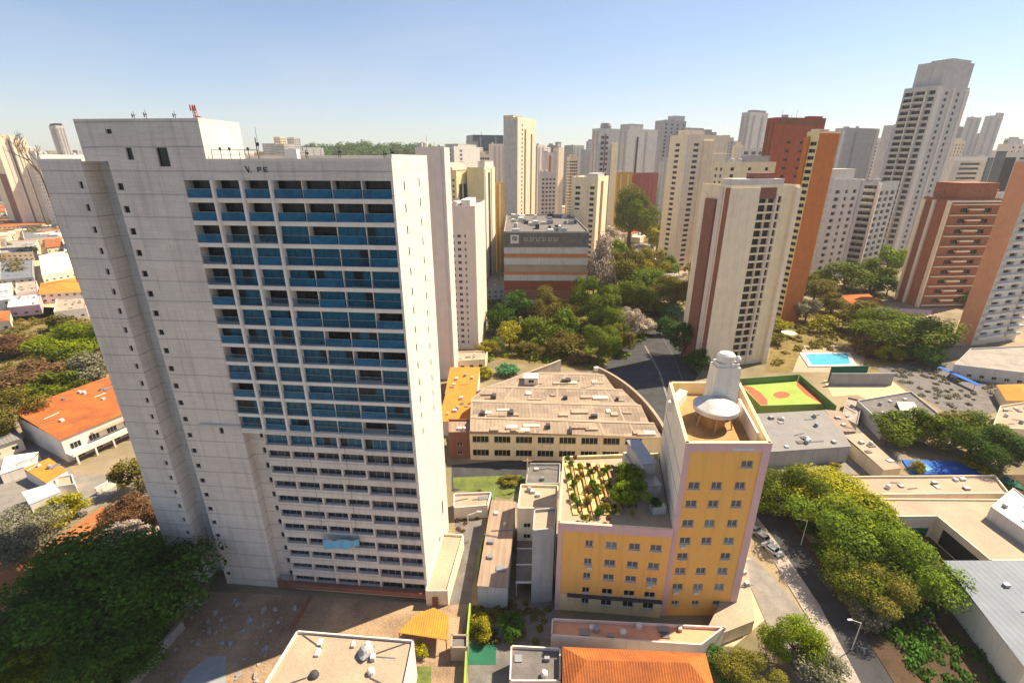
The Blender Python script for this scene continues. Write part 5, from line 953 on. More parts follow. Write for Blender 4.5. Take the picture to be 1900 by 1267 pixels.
patch('sports_court', [(1692, 878), (1832, 880), (1800, 856), (1674, 852)], 'court_blue', .4, None, 'deep blue hard court bordered by the hedge', 'sports court', th=.35)
patch('sports_court', [(1838, 884), (1900, 908), (1890, 892), (1850, 876)], 'court_dark_green', .4, None, 'dark green triangle of court beside the deep blue court', 'sports court', th=.35)
t = thing('pool_cover', 'pale blue cover lying at the left end of the deep blue court', 'cover', (*G(1712, 868, .4), .41)); b = MB(); b.box(-2, 2.2, -1.6, 1.4, 0, .25); b.box(-1.6, 1.8, -1.2, 1.0, .25, .4); b.build('cover_sheet', M['tarp_blue'], t)
house('house', 'long beige flat roof behind the big roadside trees', [(1600, 920), (1872, 918), (1845, 884), (1565, 886)], 5.5, 'plaster_cream', 'roof_beige', 'flat', win=(0,))
def poly_house(label, px, h, wall, roofm, para=.4):
    W_ = [G(x, y, h) for x, y in px]; o = W_[0]; root = thing('house', label, 'house', (*o, 0)); q = [p-o for p in W_]; mb = MB()
    for i in range(len(q)): f = Face(q[i], q[(i+1) % len(q)]); mb.wall(f.p0, f.p1, 0, h); f.box(mb, .01, f.L-.01, .012, .26, h-.01, h+para)
    mb.build('wall', M[wall], root); b = MB(); b.face([(*p, h-.006) for p in q]); b.build('roof', M[roofm], root); return root, q
root, q = poly_house('wide beige terrace house wrapped round a shaded courtyard at right', [(1662, 960), (1738, 959), (1838, 1042), (1925, 1042), (1900, 928), (1622, 926)], 5.5, 'plaster_cream', 'roof_light')
f = Face(q[1], q[2]); b = MB(); f.box(b, f.L*.18, f.L*.86, -.06, -.003, .3, 4.2); b.build('garage_opening', M['dark_void'], root)
f = Face(q[0], q[1]); b = MB(); f.box(b, f.L*.1, f.L*.9, -.06, -.003, .1, 2.6); b.build('shutter', M['court_dark_green'], root)
house('house', 'pale stair box with a dark slot window on the beige roof at the right edge', [(1838, 940), (1925, 1000), (1950, 960), (1880, 905)], 8.5, 'plaster_mid', 'plaster_mid', 'flat', win=(), para=.2)
root, q, h = house('house', 'large white house with a pale blue metal roof at the lower right edge', [(1905, 1240), (2060, 1240), (2030, 1046), (1752, 1048)], 6.0, 'plaster_white', 'roof_metal_pale', 'shed', .8, .4, ())
house('house', 'small orange-roofed kiosk at the right edge below the salmon tower', [(1868, 742), (1930, 742), (1920, 712), (1852, 714)], 4, 'plaster_cream', 'roof_tile_bright', 'hip', 1.4)
house('house', 'low beige house at the right edge beside the dark rubbly yard', [(1840, 795), (1930, 800), (1920, 745), (1855, 755)], 4, 'plaster_warm', 'roof_beige', 'flat', win=())
house('house', 'orange-roofed pavilion at the foot of the brick block', [(1592, 572), (1640, 566), (1612, 545), (1560, 548)], 4, 'plaster_warm', 'roof_tile', 'hip', 1.5)
patch('terrace_floor', [(1580, 585), (1640, 570), (1730, 575), (1725, 590), (1600, 600)], 'plaster_mauve', .05)
house('podium', 'grey flared podium roof under the salmon and white tower', [(1770, 678), (1960, 700), (1960, 640), (1800, 648)], 5, 'plaster_mid', 'roof_concrete', 'flat', win=(0,), cat='podium')
t = thing('awning', 'long blue awning at the foot of the salmon and white tower', 'awning', (*G(1738, 680, 2.5), 0)); o = G(1738, 680, 2.5); p2 = G(1812, 714, 2.5)-o; n = p2.orthogonal().normalized()*-2.0; b = MB(); b.prism([(0, 0), (p2.x, p2.y), (p2.x-n.x, p2.y-n.y), (-n.x, -n.y)], 2.4, 2.55); b.build('canopy', M['court_blue'], t)
for k in (.05, .5, .95): b = MB(); b.tube((p2.x*k-n.x*.2, p2.y*k-n.y*.2, 0), (p2.x*k-n.x*.2, p2.y*k-n.y*.2, 2.4), .08); b.build('post', M['metal_grey'], t)
t = thing('parasol', 'cream garden parasol between the towers and the light blue pool', 'parasol', (*G(1462, 625), 0)); b = MB(); b.lathe([(.01, 3.3), (1.8, 2.8), (3.4, 2.3)], 0, 0, 12); b.build('canopy', M['plaster_cream'], t); b = MB(); b.tube((0, 0, 0), (0, 0, 3.2), .07); b.build('pole', M['wood'], t)
house('house', 'flat grey-roofed lodge at the foot of the broad cream tower', [(1216, 520), (1262, 512), (1252, 482), (1206, 486)], 6, 'plaster_grey', 'roof_concrete', 'flat')
house('house', 'white-roofed pavilion beside the avenue under the cream tower', [(1192, 500), (1228, 496), (1220, 478), (1184, 480)], 5, 'plaster_white', 'plaster_white', 'hip', 2)
house('house', 'pale low shop roof along the avenue left of the cream tower', [(1180, 468), (1214, 464), (1208, 450), (1178, 452)], 4, 'plaster_white', 'roof_concrete', 'flat', win=())
house('house', 'cream two-storey house left of the grey office block', [(903, 535), (936, 533), (936, 505), (903, 508)], 7, 'plaster_grey', 'roof_light', 'flat')
house('house', 'orange-walled house between pink tower and grey office block', [(900, 490), (936, 488), (936, 462), (900, 465)], 8, 'plaster_cream', 'roof_tile', 'hip', 2)
house('house', 'white low house behind the orange-walled one', [(902, 458), (936, 456), (936, 438), (902, 440)], 7, 'plaster_white', 'roof_light', 'flat')
# ------------------------------------------------------------------ left side houses
root, q, h = house('house', 'white two-level house with an orange tiled roof and open balconies, left', [(112, 815), (252, 757), (226, 700), (30, 772)], 7.5, 'plaster_white', 'roof_tile', 'shed', 1.9, .5, (), para=.4)
f = Face(q[0], q[1]); b = MB(); f.box(b, 0, f.L, -3.6, -.01, 2.7, 3.1); f.box(b, 0, f.L, -3.6, -3.35, 3.1, 4.0); b.build('balcony', M['plaster_white'], root)
for k in range(5): b = MB(); x = f.L*(.03+.235*k); f.box(b, x, x+.4, -3.55, -3.15, 0, 2.7); b.build('pillar', M['plaster_white'], root)
for k in range(4):
    for z in (.3, 3.4): inst('window', winmesh(2.6, 1.9, 'glass_deep', 'metal_white', 3), root, f.at(f.L*(.14+.235*k), -.02, z), f.rz)
b = MB(); f.box(b, f.L*.35, f.L*.98, -1.9, -.02, 5.9, 6.1); b.build('canopy', M['roof_light'], root)
house('shed', 'small bright orange lean-to roof in front of the white two-level house', [(85, 895), (124, 872), (92, 852), (45, 872)], 3, 'plaster_white', 'roof_tile_bright', 'shed', .4, .1, ())
house('shed', 'white canopy roof leftmost below the white two-level house', [(0, 880), (45, 865), (72, 840), (10, 848)], 2.8, 'plaster_white', 'plaster_white', 'shed', .3, .1, ())
house('shed', 'white sloping canopy beside the yellow-green bush on the left', [(55, 935), (112, 912), (100, 898), (42, 915)], 2.6, 'plaster_white', 'plaster_white', 'shed', .4, .1, ())
house('shed', 'small white cube shed between the lean-to and the canopy', [(108, 905), (140, 900), (135, 882), (105, 888)], 2.6, 'plaster_white', 'roof_light', 'flat', win=())
house('house', 'low grey curved-eave house at the left edge below the trees', [(-30, 835), (40, 812), (20, 790), (-60, 800)], 4, 'plaster_cream', 'roof_metal', 'shed', .6)
wallrun('garden_wall', 'white garden wall running down in front of the white house balconies', [(176, 905), (225, 878), (262, 852)], 0, 2.2, .4, 'plaster_white')
L_H = [('cream flat-roofed house with a grey upper deck under the finned towers', [(0, 470), (60, 468), (70, 445), (0, 448)], 7, 'plaster_cream', 'roof_concrete', 'flat'),
 ('grey round-ended flat roof touching the white tower on the left', [(45, 445), (112, 440), (118, 418), (40, 424)], 7, 'plaster_cream', 'metal_grey', 'flat'),
 ('white house with an arched door in the left group', [(-20, 560), (20, 556), (22, 525), (-20, 530)], 6, 'plaster_white', 'plaster_white', 'flat'),
 ('lavender flat-roofed house on the left', [(14, 572), (74, 566), (76, 545), (18, 550)], 5, 'plaster_mauve', 'plaster_mid', 'flat'),
 ('orange-roofed house touching the tower edge in the left group', [(72, 545), (158, 540), (155, 512), (76, 525)], 6, 'plaster_white', 'roof_tile_bright', 'hip'),
 ('cream house with a brown roof band behind the orange-roofed one', [(78, 512), (142, 500), (132, 465), (72, 475)], 8, 'plaster_cream', 'plaster_cream', 'flat'),
 ('grey flat-roofed workshop in the left group', [(0, 520), (62, 515), (60, 482), (0, 486)], 6, 'plaster_grey', 'metal_grey', 'flat'),
 ('long cream boundary building under the finned towers', [(-30, 422), (84, 416), (84, 404), (-30, 408)], 6, 'plaster_sand', 'roof_tile', 'hip'),
 ('small ochre house beside the finned towers and the white tower', [(84, 408), (112, 402), (108, 384), (80, 388)], 8, 'plaster_ochre', 'roof_light', 'flat'),
 ('white low house left of the dry meadow', [(100, 580), (160, 572), (160, 552), (105, 556)], 5, 'plaster_white', 'roof_light', 'flat')]
for lab, px, hh, wm, rm, kd in L_H: house('house', lab, px, hh, wm, rm, kd, 1.6)
# ------------------------------------------------------------------ cars in the shaded street
def make_car(label, px, py, rot, m, proto=None):
    p = G(px, py); t = thing('parked_car', label, 'car', (*p, .03), rot, 'cars parked in the shaded street')
    b = MB(); prof = [(-2.1, .35), (-2.15, .75), (-1.3, .9), (-.75, 1.42), (.85, 1.45), (1.55, .95), (2.1, .85), (2.15, .35)]
    for s in (-.85, .85): b.face([(x, s, z) for x, z in (prof if s < 0 else prof[::-1])])
    for (x0, z0), (x1, z1) in zip(prof, prof[1:]): b.face([(x0, .85, z0), (x1, .85, z1), (x1, -.85, z1), (x0, -.85, z0)])
    b.face([(-2.1, -.85, .35), (-2.1, .85, .35), (2.15, .85, .35), (2.15, -.85, .35)]); b.build('body', M[m], t)
    b = MB()
    b.face([(-1.26, -.74, .935), (-.79, -.7, 1.40), (-.79, .7, 1.40), (-1.26, .74, .935)][::-1]); b.face([(.9, -.7, 1.42), (1.5, -.74, .99), (1.5, .74, .99), (.9, .7, 1.42)])
    for s in (-.86, .86): b.face([(-1.15, s, .95), (1.35, s, .98), (.8, s, 1.37), (-.7, s, 1.37)][::(1 if s < 0 else -1)])
    b.build('window', M['glass_deep'], t)
    for x in (-1.35, 1.35):
        for s in (-.8, .8): b = MB(); b.tube((x, s-.1, .33), (x, s+.1, .33), .33, n=12); b.build('wheel', M['rubber'], t)
    for s in (-.6, .6): b = MB(); b.box(2.1, 2.19, s-.2, s+.2, .6, .75); b.build('headlight', M['metal_white'], t)
for i, (x, y, lab, m) in enumerate(((1414, 1000, 'dark car parked nearest the yellow block in the shaded street', 'car_paint'), (1432, 1022, 'white car second in line in the shaded street', 'car_white'), (1398, 984, 'dark car at the street corner beside the mauve edge of the yellow block', 'car_paint'))): make_car(lab, x, y, math.radians(118), m)
for i, (x, y, lab) in enumerate(((1486, 1010, 'thin street lamp halfway along the shaded street'), (1580, 1205, 'street lamp with a bare arm at the lower end of the shaded street'), (1258, 640, 'street lamp beside the wide asphalt junction'))):
    t = thing('street_lamp', lab, 'street lamp', (*G(x, y), 0)); b = MB(); b.tube((0, 0, 0), (0, 0, 6.5), .1, .07); b.tube((0, 0, 6.5), (-1.6, .2, 7), .06, .05); b.build('pole', M['plaster_mid'], t); b = MB(); b.box(-2.3, -1.5, .08, .35, 6.93, 7.1); b.build('lamp_head', M['metal_white'], t)
# ------------------------------------------------------------------ rubble of the building site
rl = random.Random(12)
for k in range(230):
    x, y = rl.uniform(300, 560), rl.uniform(1115, 1262)
    if 330 < x < 425 and y > 1205 or x < 345 and y < 1190 or x > 505 and y > 1160: continue
    s = .12+.6*rl.random()**3; b = MB(); b.v = []
    pts = [Vector((rl.gauss(0, 1), rl.gauss(0, 1), rl.gauss(0, .7))).normalized()*s*rl.uniform(.7, 1.2) for q in range(14)]
    import bmesh
    bm = bmesh.new(); [bm.verts.new(p) for p in pts]; bmesh.ops.convex_hull(bm, input=bm.verts); me = bpy.data.meshes.new('rubble_block'); bm.to_mesh(me); bm.free(); me.materials.append(M['stone' if k % 3 else 'screed'])
    o = bpy.data.objects.new('rubble_block', me); COL.objects.link(o); o.location = (*G(x, y), s*.3); tag(o, 'broken block of rubble on the bare earth in front of the white tower', 'rubble block', 'rubble on the building site')
t = thing('timber_baulk', 'long dark baulk leaning from the tower foot across the bare earth', 'beam', (*G(545, 1165), 0)); o = G(545, 1165); e = G(578, 1108)-o; n = e.orthogonal().normalized()*.5; b = MB(); b.prism([(0, 0), (n.x, n.y), (e.x+n.x, e.y+n.y), (e.x, e.y)], .03, .7); b.build('beam', M['panel_brown'], t)

# ------------------------------------------------------------------ low growth
def inside(p, poly):
    c = False
    for i in range(len(poly)):
        a, b = poly[i], poly[i-1]
        if (a.y > p.y) != (b.y > p.y) and p.x < (b.x-a.x)*(p.y-a.y)/(b.y-a.y)+a.x: c = not c
    return c
def growth(label, px, m, n, hgt, leaf, seed=1):
    """ground cover: leaf-size faces heaped in low uneven mounds inside an outline"""
    rg = random.Random(seed); poly = [G(x, y) for x, y in px]; b = MB(); x0, x1 = min(p.x for p in poly), max(p.x for p in poly); y0, y1 = min(p.y for p in poly), max(p.y for p in poly)
    done = 0
    while done < n:
        c = Vector((rg.uniform(x0, x1), rg.uniform(y0, y1)))
        if not inside(c, poly): continue
        done += 1; r = hgt*rg.uniform(.5, 1.5)
        for k in range(42):
            d = Vector((rg.gauss(0, 1), rg.gauss(0, 1), abs(rg.gauss(0, 1)))).normalized(); p = Vector((c.x, c.y, 0))+Vector((d.x*r*1.3, d.y*r*1.3, d.z*r))*rg.uniform(.5, 1)
            nn = (d+Vector((rg.uniform(-1, 1), rg.uniform(-1, 1), rg.uniform(0, 1)))*.7).normalized(); a = nn.orthogonal().normalized(); e = nn.cross(a); s = leaf*rg.uniform(.6, 1.3)
            b.face([p-a*s, p-e*s*.6, p+a*s, p+e*s*.6])
    return tag(b.build('undergrowth', M[m]), label, 'undergrowth', kind='stuff')
growth('dense shrubbery filling the grove before the grey office block', [(905, 560), (1095, 555), (1215, 560), (1190, 640), (1120, 690), (1050, 672), (900, 668)], 'leaf_green', 420, 2.2, .62)
growth('green verge shrubs along the tree avenue', [(1095, 440), (1140, 420), (1240, 500), (1280, 560), (1270, 590), (1190, 590), (1110, 560)], 'leaf_olive', 330, 2.4, .75, 2)
growth('garden shrubs between the towers and the light blue pool', [(1420, 690), (1470, 640), (1500, 545), (1650, 500), (1640, 560), (1600, 590), (1780, 640), (1700, 675), (1610, 650), (1480, 650)], 'leaf_olive', 420, 1.7, .6, 3)
growth('low green growth under the roadside trees', [(1462, 950), (1520, 930), (1680, 1060), (1740, 1180), (1720, 1267), (1690, 1240), (1540, 1050)], 'leaf_dark', 260, 1.0, .35, 4)
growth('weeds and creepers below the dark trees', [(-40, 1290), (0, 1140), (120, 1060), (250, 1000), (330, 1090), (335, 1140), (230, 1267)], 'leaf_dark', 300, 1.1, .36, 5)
growth('pale flowering scrub along the foot of the white tower', [(190, 1000), (235, 930), (300, 930), (330, 1000), (300, 1060)], 'leaf_flower', 90, .8, .3, 6)
growth('shrubs of the dry meadow on the left', [(-40, 600), (90, 590), (190, 610), (215, 690), (100, 730), (-40, 760)], 'leaf_olive', 200, 1.8, .6, 7)
growth('dark scrub on the rubbly yard beside the podium', [(1640, 690), (1760, 675), (1870, 720), (1780, 770), (1700, 730)], 'leaf_grey', 70, .9, .4, 8)
growth('shrubs in the alley garden behind the bright green wall', [(876, 1125), (960, 1110), (1020, 1130), (1000, 1190), (870, 1190)], 'leaf_olive', 60, .8, .3, 9)
growth('weeds in the alley beside the white tower', [(850, 930), (905, 905), (890, 960), (845, 1000)], 'leaf_brown', 40, .5, .25, 10)
t = thing('pergola', 'dark pergola with white beams between the narrow shed and the grey block', 'pergola', (*G(957, 1105), 0)); o = G(957, 1105); p1 = G(990, 1105)-o; p2 = Vector((p1.x+.6, 17)); p3 = Vector((.6, 17))
b = MB(); b.prism([(0, 0), p1, p2, p3], 3.2, 3.4); b.build('roof', M['roof_tar'], t)
for k in range(5): q0, q1 = Vector((0, 0)).lerp(p3, k/4.), p1.lerp(p2, k/4.); b = MB(); b.box(min(q0.x, q1.x)-.05, max(q0.x, q1.x)+.05, q0.y-.12, q0.y+.12, 3.41, 3.7); b.build('beam', M['metal_white'], t)
for q in ((.1, .1), (p1.x-.1, .1), (p3.x+.1, 16.8), (p2.x-.1, 16.8)): b = MB(); b.tube((*q, 0), (*q, 3.2), .1); b.build('post', M['metal_white'], t)

growth('dark low plants added over the shaded ground beside the pale blue roofed house', [(1640, 1130), (1740, 1080), (1800, 1160), (1880, 1250), (1860, 1290), (1720, 1290)], 'leaf_dark', 90, .8, .3, 21)  # dark growth added to deepen the ground where shade lies
# more of the left neighbourhood
for lab, px, hh, wm, rm, kd in (
 ('terracotta-roofed house behind the finned towers garden, left edge', [(-40, 395), (10, 392), (8, 380), (-40, 384)], 7, 'plaster_white', 'roof_tile', 'hip'),
 ('small white house between the grey workshop and the lavender roof', [(30, 545), (70, 540), (68, 522), (30, 526)], 5, 'plaster_white', 'roof_light', 'flat'),
 ('tiny terracotta-roofed house at the left edge above the dry meadow', [(-30, 598), (18, 594), (18, 576), (-30, 580)], 5, 'plaster_cream', 'roof_tile', 'hip'),
 ('white terrace house under the flank of the white tower, left', [(120, 470), (150, 468), (142, 440), (116, 444)], 8, 'plaster_white', 'plaster_white', 'flat'),
 ('terracotta lean-to beside the grey round-ended roof', [(84, 460), (118, 456), (114, 442), (84, 446)], 5, 'plaster_cream', 'roof_tile', 'shed')): house('house', lab, px, hh, wm, rm, kd, 1.4)
# ------------------------------------------------------------------ trees
TL_ = [
# left
('bright green spreading tree beside the upper left flank of the white tower', 132, 632, 52, 'leaf_bright', .6, 1.3), ('grey-green bushy tree against the white tower, below the bright green one', 168, 682, 40, 'leaf_grey', .8, 1),
('brownish tree above the orange-roofed white house', 62, 695, 40, 'leaf_brown', .7, 1.2), ('olive tree at the left edge, next to the brownish tree', 12, 760, 52, 'leaf_olive', .8, 1), ('low olive tree between the brownish tree and the orange roof', 95, 715, 34, 'leaf_green', .7, 1.2),
('green bush in the dry meadow on the left', 118, 600, 22, 'leaf_olive', .7, 1.3), ('red-brown shrub at the left edge of the dry meadow', 20, 640, 30, 'leaf_brown', .6, 1.4),
('pale grey-green tree at the left edge above the clay road', 22, 995, 50, 'leaf_grey', .9, 1), ('yellow-green bush between the white canopy and the clay road', 108, 945, 32, 'leaf_yellow', .7, 1.1),
('olive tree squeezed between the white house and the white tower', 252, 880, 34, 'leaf_olive', .9, 1), ('rust-coloured shrub beside the foot of the white tower', 236, 945, 34, 'leaf_brown', .8, 1), ('reddish flowering shrub touching the foot of the white tower', 285, 952, 30, 'leaf_brown', .8, 1), ('pale flowering shrub above the dark tree', 222, 992, 30, 'leaf_flower', .7, 1.2),
('largest dark green tree in the shadow of the white tower, lower left', 205, 1080, 112, 'leaf_dark', .75, 1.1), ('dark tree touching the foot of the white tower, behind the largest one', 290, 1030, 52, 'leaf_dark', .9, 1), ('dark tree at the lower left corner', 70, 1165, 100, 'leaf_dark', .7, 1.1), ('yellow-green treetop with sunlight put into its leaf colour, lower left corner', 52, 1240, 42, 'leaf_bright', .7, 1.2), ('small yellow-green treetop with sunlight put into its leaf colour, among the dark trees', 82, 1195, 26, 'leaf_bright', .7, 1.3), ('dark tree beside the diagonal stone wall', 215, 1190, 70, 'leaf_dark', .8, 1),  # the two bright treetops paint sun spots on the dark trees by leaf colour
# centre
('round tree between the pink tower and the tall cream tower', 918, 412, 24, 'leaf_bright', .9, 1), ('dark tree at the left foot of the grey office block', 960, 572, 32, 'leaf_dark', .9, 1), ('olive tree in front of the middle of the grey office block', 1008, 574, 36, 'leaf_olive', .9, 1), ('green tree in front of the right end of the grey office block', 1052, 580, 32, 'leaf_olive', .9, 1),
('yellowish-green tree nearest the pink tower in the central grove', 945, 622, 30, 'leaf_yellow', .8, 1), ('tall dark tree at the top of the central grove, left of the avenue', 1100, 560, 38, 'leaf_green', 1.1, 1), ('dark tree in the middle of the central grove', 998, 622, 32, 'leaf_green', .8, 1.1), ('low bright tree at the lower edge of the grove, above the warehouse', 1052, 640, 30, 'leaf_olive', .7, 1.2), ('dark green tree at the lower right of the grove beside the junction', 1112, 636, 36, 'leaf_green', .9, 1), ('olive tree between the grove and the junction, rightmost of the grove', 1150, 630, 26, 'leaf_olive', .9, 1),
('large dark tree in the avenue below the red block', 1172, 402, 36, 'leaf_green', 1.0, 1), ('dark treetop at the head of the avenue below the ochre block', 1158, 374, 16, 'leaf_dark', 1, 1), ('olive tree left of the large dark avenue tree', 1138, 402, 20, 'leaf_olive', 1, 1), ('pale flowering tree along the avenue, upper one', 1130, 452, 24, 'leaf_flower', .9, 1), ('pale flowering tree along the avenue, lower and taller one', 1112, 500, 26, 'leaf_flower', 1.7, 1), ('pale flowering tree beside the grey office block corner', 1103, 530, 18, 'leaf_flower', 1, 1),
('broad olive tree in the middle of the avenue', 1160, 505, 42, 'leaf_olive', .9, 1.1), ('yellow-green tree right of the broad olive avenue tree', 1198, 498, 30, 'leaf_yellow', .9, 1), ('green tree in front of the flat grey-roofed lodge', 1215, 535, 30, 'leaf_green', .8, 1.2), ('dark green tree between the lodge and the beige slab tower', 1255, 545, 34, 'leaf_olive', .8, 1.1), ('green avenue tree below the broad olive one', 1168, 556, 34, 'leaf_green', .9, 1), ('bright mint-green bush at the left foot of the beige slab tower', 1244, 582, 18, 'leaf_mint', .8, 1.1), ('yellowish bush left of the mint-green bush', 1216, 574, 17, 'leaf_yellow', .8, 1.2), ('pale dry thorny bush beside the asphalt junction', 1190, 610, 24, 'leaf_flower', .8, 1),
('dark tree at the left foot of the beige slab tower', 1268, 630, 32, 'leaf_dark', 1.0, 1), ('dark tree behind the lift shaft, under the beige slab tower', 1296, 668, 28, 'leaf_dark', .9, 1), ('small dark tree across the junction from the dry bush', 1240, 612, 18, 'leaf_dark', .9, 1.2),
('mint-green bush on the bank above the warehouse left end', 942, 684, 22, 'leaf_mint', .7, 1.2), ('yellow shrub at the foot of the pink tower', 908, 652, 20, 'leaf_yellow', .8, 1.1), ('yellow palm-like shrub behind the orange shed', 900, 690, 16, 'leaf_yellow', 1, 1), ('dark shrub on the bank behind the warehouse apex', 985, 655, 22, 'leaf_olive', .6, 1.4), ('brown-green shrub right of the warehouse apex', 1078, 664, 20, 'leaf_brown', .6, 1.4),
('tall dark avenue tree beside the right wall of the grey office block', 1098, 470, 22, 'leaf_green', 1.2, 1), ('bright treetop between the two pale flowering avenue trees', 1140, 474, 20, 'leaf_bright', 1, 1), ('dark tree at the foot of the cream balcony block', 1112, 440, 20, 'leaf_green', 1, 1), ('olive tree below the dark red block, right of the large dark tree', 1205, 410, 22, 'leaf_olive', 1, 1), ('yellowish tree beside the shops of the avenue', 1222, 440, 20, 'leaf_yellow', 1, 1), ('large dark grove tree just left of the flowering bush by the junction', 1130, 592, 36, 'leaf_green', 1.1, 1), ('olive grove tree in the very centre of the grove', 1040, 610, 30, 'leaf_green', 1, 1), ('dark tree of the grove left edge beside the shaded side street', 930, 592, 26, 'leaf_dark', 1, 1), ('pale flowering tree at the right edge of the grove', 1165, 596, 24, 'leaf_flower', 1, 1), ('bushy tree behind the lodge roof', 1240, 500, 18, 'leaf_green', 1, 1), ('tree between the olive avenue tree and the lodge', 1192, 540, 26, 'leaf_green', 1, 1),
# right
('broad bright green tree behind the light blue pool, largest in the garden', 1672, 606, 62, 'leaf_green', .65, 1.25), ('dark tree under the broad bright garden tree, toward the brick block', 1730, 622, 38, 'leaf_dark', .8, 1), ('olive tree left of the broad garden tree', 1600, 585, 36, 'leaf_olive', .8, 1.1), ('yellow-green round bush in the garden beside the parasol', 1526, 600, 22, 'leaf_yellow', .8, 1), ('yellow-green bush at the foot of the orange end wall', 1450, 602, 18, 'leaf_yellow', .8, 1.1), ('green bush below the parasol near the pool', 1448, 628, 18, 'leaf_olive', .8, 1.1), ('grey-brown bush right of the light blue pool', 1612, 640, 26, 'leaf_brown', .8, 1), ('golden shrub at the right end of the light blue pool', 1655, 655, 20, 'leaf_yellow', .8, 1.2), ('dark bush below the broad garden tree', 1712, 655, 28, 'leaf_dark', .8, 1),
('bright leafy tree at the foot of the tallest grey tower', 1652, 478, 28, 'leaf_bright', 1, 1), ('dark tree left of the bright leafy one under the tallest tower', 1622, 506, 32, 'leaf_green', .9, 1), ('broad olive tree under the off-white balcony block', 1570, 514, 36, 'leaf_green', .8, 1.2), ('green tree beside the foot of the orange slab tower', 1516, 530, 30, 'leaf_olive', .9, 1), ('greyish tree between the orange slab and the pool garden', 1500, 572, 28, 'leaf_grey', .9, 1), ('olive tree behind the orange-roofed pavilion', 1545, 560, 24, 'leaf_olive', .8, 1.1), ('dark tree in front of the brick block left corner', 1650, 530, 22, 'leaf_dark', .8, 1.1), ('green shrub beside the salmon tower foot and the brick block', 1800, 552, 18, 'leaf_green', .9, 1),
('green hedge tree leftmost above the deep blue court', 1648, 796, 34, 'leaf_green', .85, 1), ('green hedge tree second from left above the deep blue court', 1698, 786, 40, 'leaf_green', .8, 1), ('bushy hedge tree in the middle above the deep blue court', 1752, 794, 42, 'leaf_olive', .8, 1), ('dark hedge tree above the right end of the deep blue court', 1812, 800, 46, 'leaf_green', .8, 1), ('dark hedge tree at the right edge beside the green court triangle', 1872, 842, 52, 'leaf_dark', .85, 1), ('yellow-flowered shrub between hedge and deep blue court', 1806, 856, 15, 'leaf_yellow', .7, 1.3), ('yellow-flowered shrub standing before the pale blue cover', 1706, 866, 13, 'leaf_yellow', .9, 1), ('yellow shrub at the corner of the dark green court triangle', 1838, 876, 11, 'leaf_yellow', .8, 1.3), ('small yellow shrub on the wall below the grey metal shed', 1552, 866, 11, 'leaf_yellow', .8, 1.2),
('big green roadside tree nearest the yellow block', 1468, 905, 58, 'leaf_green', .85, 1), ('dark small tree between the yellow block and the biggest roadside tree', 1420, 918, 36, 'leaf_green', .9, 1), ('big sunlit roadside tree in front of the long beige roof', 1545, 915, 68, 'leaf_yellow', .7, 1.1), ('biggest green roadside tree in the middle of the row', 1552, 985, 74, 'leaf_green', .8, 1), ('bright roadside tree touching the shaded courtyard', 1625, 985, 68, 'leaf_bright', .75, 1), ('green roadside tree touching the pale blue roofed house', 1678, 1045, 66, 'leaf_green', .8, 1), ('dark green roadside tree overhanging the earth strip', 1592, 1060, 56, 'leaf_green', .8, 1), ('grey-green roadside tree at the lower end of the row', 1650, 1105, 52, 'leaf_olive', .85, 1), ('brownish shrub under the lower end of the roadside row', 1615, 1130, 34, 'leaf_grey', .8, 1),
('pointed green tree between pavement and salmon terrace', 1478, 1188, 48, 'leaf_bright', 1.0, 1), ('grey-green shrub beside the pavement at the bottom', 1525, 1238, 40, 'leaf_grey', .8, 1), ('dark yellow-green tree beside the orange tiled house', 1395, 1245, 46, 'leaf_olive', .8, 1), ('small dark bush behind the orange tiled house ridge', 1345, 1232, 30, 'leaf_dark', .8, 1),
('yellow-green bush inside the bright green garden wall', 898, 1160, 26, 'leaf_yellow', .8, 1), ('dark climbing shrub on the shed end at the bottom', 950, 1160, 26, 'leaf_dark', 1, 1), ('small shrub on the lawn beside the white flat house', 776, 1205, 16, 'leaf_yellow', .9, 1), ('low green shrub on the grass edge of the asphalt yard', 945, 890, 16, 'leaf_olive', .6, 1.6)]
for lab, x, y, r, m, asp, wd in TL_:
    sh = any(w_ in lab.split(' at ')[0].split(' beside ')[0].split(' on ')[0] for w_ in ('bush', 'shrub'))
    big = 1090 < x < 1270 and 360 < y < 660 or 900 < x < 1100 and 540 < y < 660
    tree(lab, x, y-(6 if big else 0), r*((1.42 if y < 560 else 1.22) if big else 1), m, asp*(1.12 if big else 1), 'shrub' if sh else 'tree', 'shrub' if sh else 'tree', wide=wd)
bare = thing('bare_tree', 'leafless dark tree on the skyline left of the slim grey tower', 'tree', (*VZ(72, 300, 300)[:1], 300, 0)); b = MB(); rb_ = random.Random(8)
def limb(p, d, L, r, n):
    q = p+d*L; b.tube(p, q, r, r*.6, 5)
    if n:
        for k in range(3): limb(q, (d+Vector((rb_.uniform(-.8, .8), rb_.uniform(-.8, .8), rb_.uniform(-.2, .5)))).normalized(), L*rb_.uniform(.5, .75), r*.6, n-1)
limb(Vector((0, 0, 0)), Vector((0, 0, 1)), 58, .9, 0); limb(Vector((0, 0, 58)), Vector((-.1, 0, 1)), 14, .8, 4); b.build('trunk', M['bark'], bare)
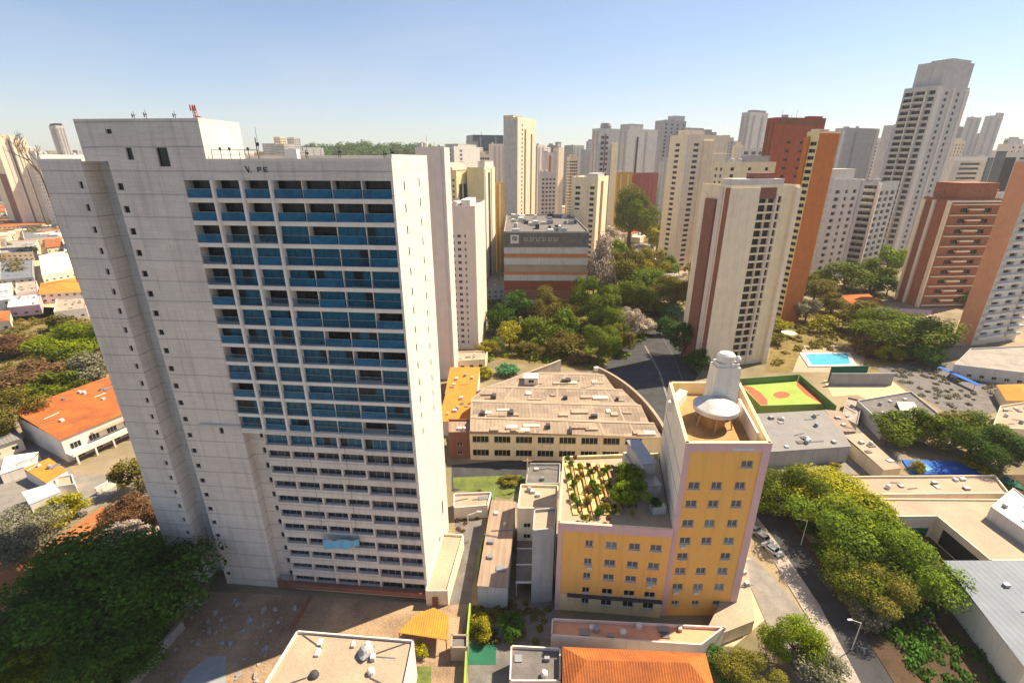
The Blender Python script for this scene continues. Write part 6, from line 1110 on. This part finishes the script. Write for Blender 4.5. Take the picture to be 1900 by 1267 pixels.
# ------------------------------------------------------------------ the air: thin haze over everything
hz = MB(); hz.box(-R0-60, R0+60, -120, R0+60, -1, 420); hm = bpy.data.materials.new('haze'); hm.use_nodes = True; n_ = hm.node_tree; n_.nodes.remove(n_.nodes['Principled BSDF'])
pv = n_.nodes.new('ShaderNodeVolumePrincipled'); pv.inputs['Density'].default_value = .00011; pv.inputs['Color'].default_value = (.92, .90, .88, 1); pv.inputs['Anisotropy'].default_value = .1
n_.links.new(pv.outputs[0], n_.nodes['Material Output'].inputs['Volume']); M['haze'] = hm
try: hm.cycles.homogeneous_volume = True
except Exception: pass
o = hz.build('haze', hm); tag(o, kind='stuff')
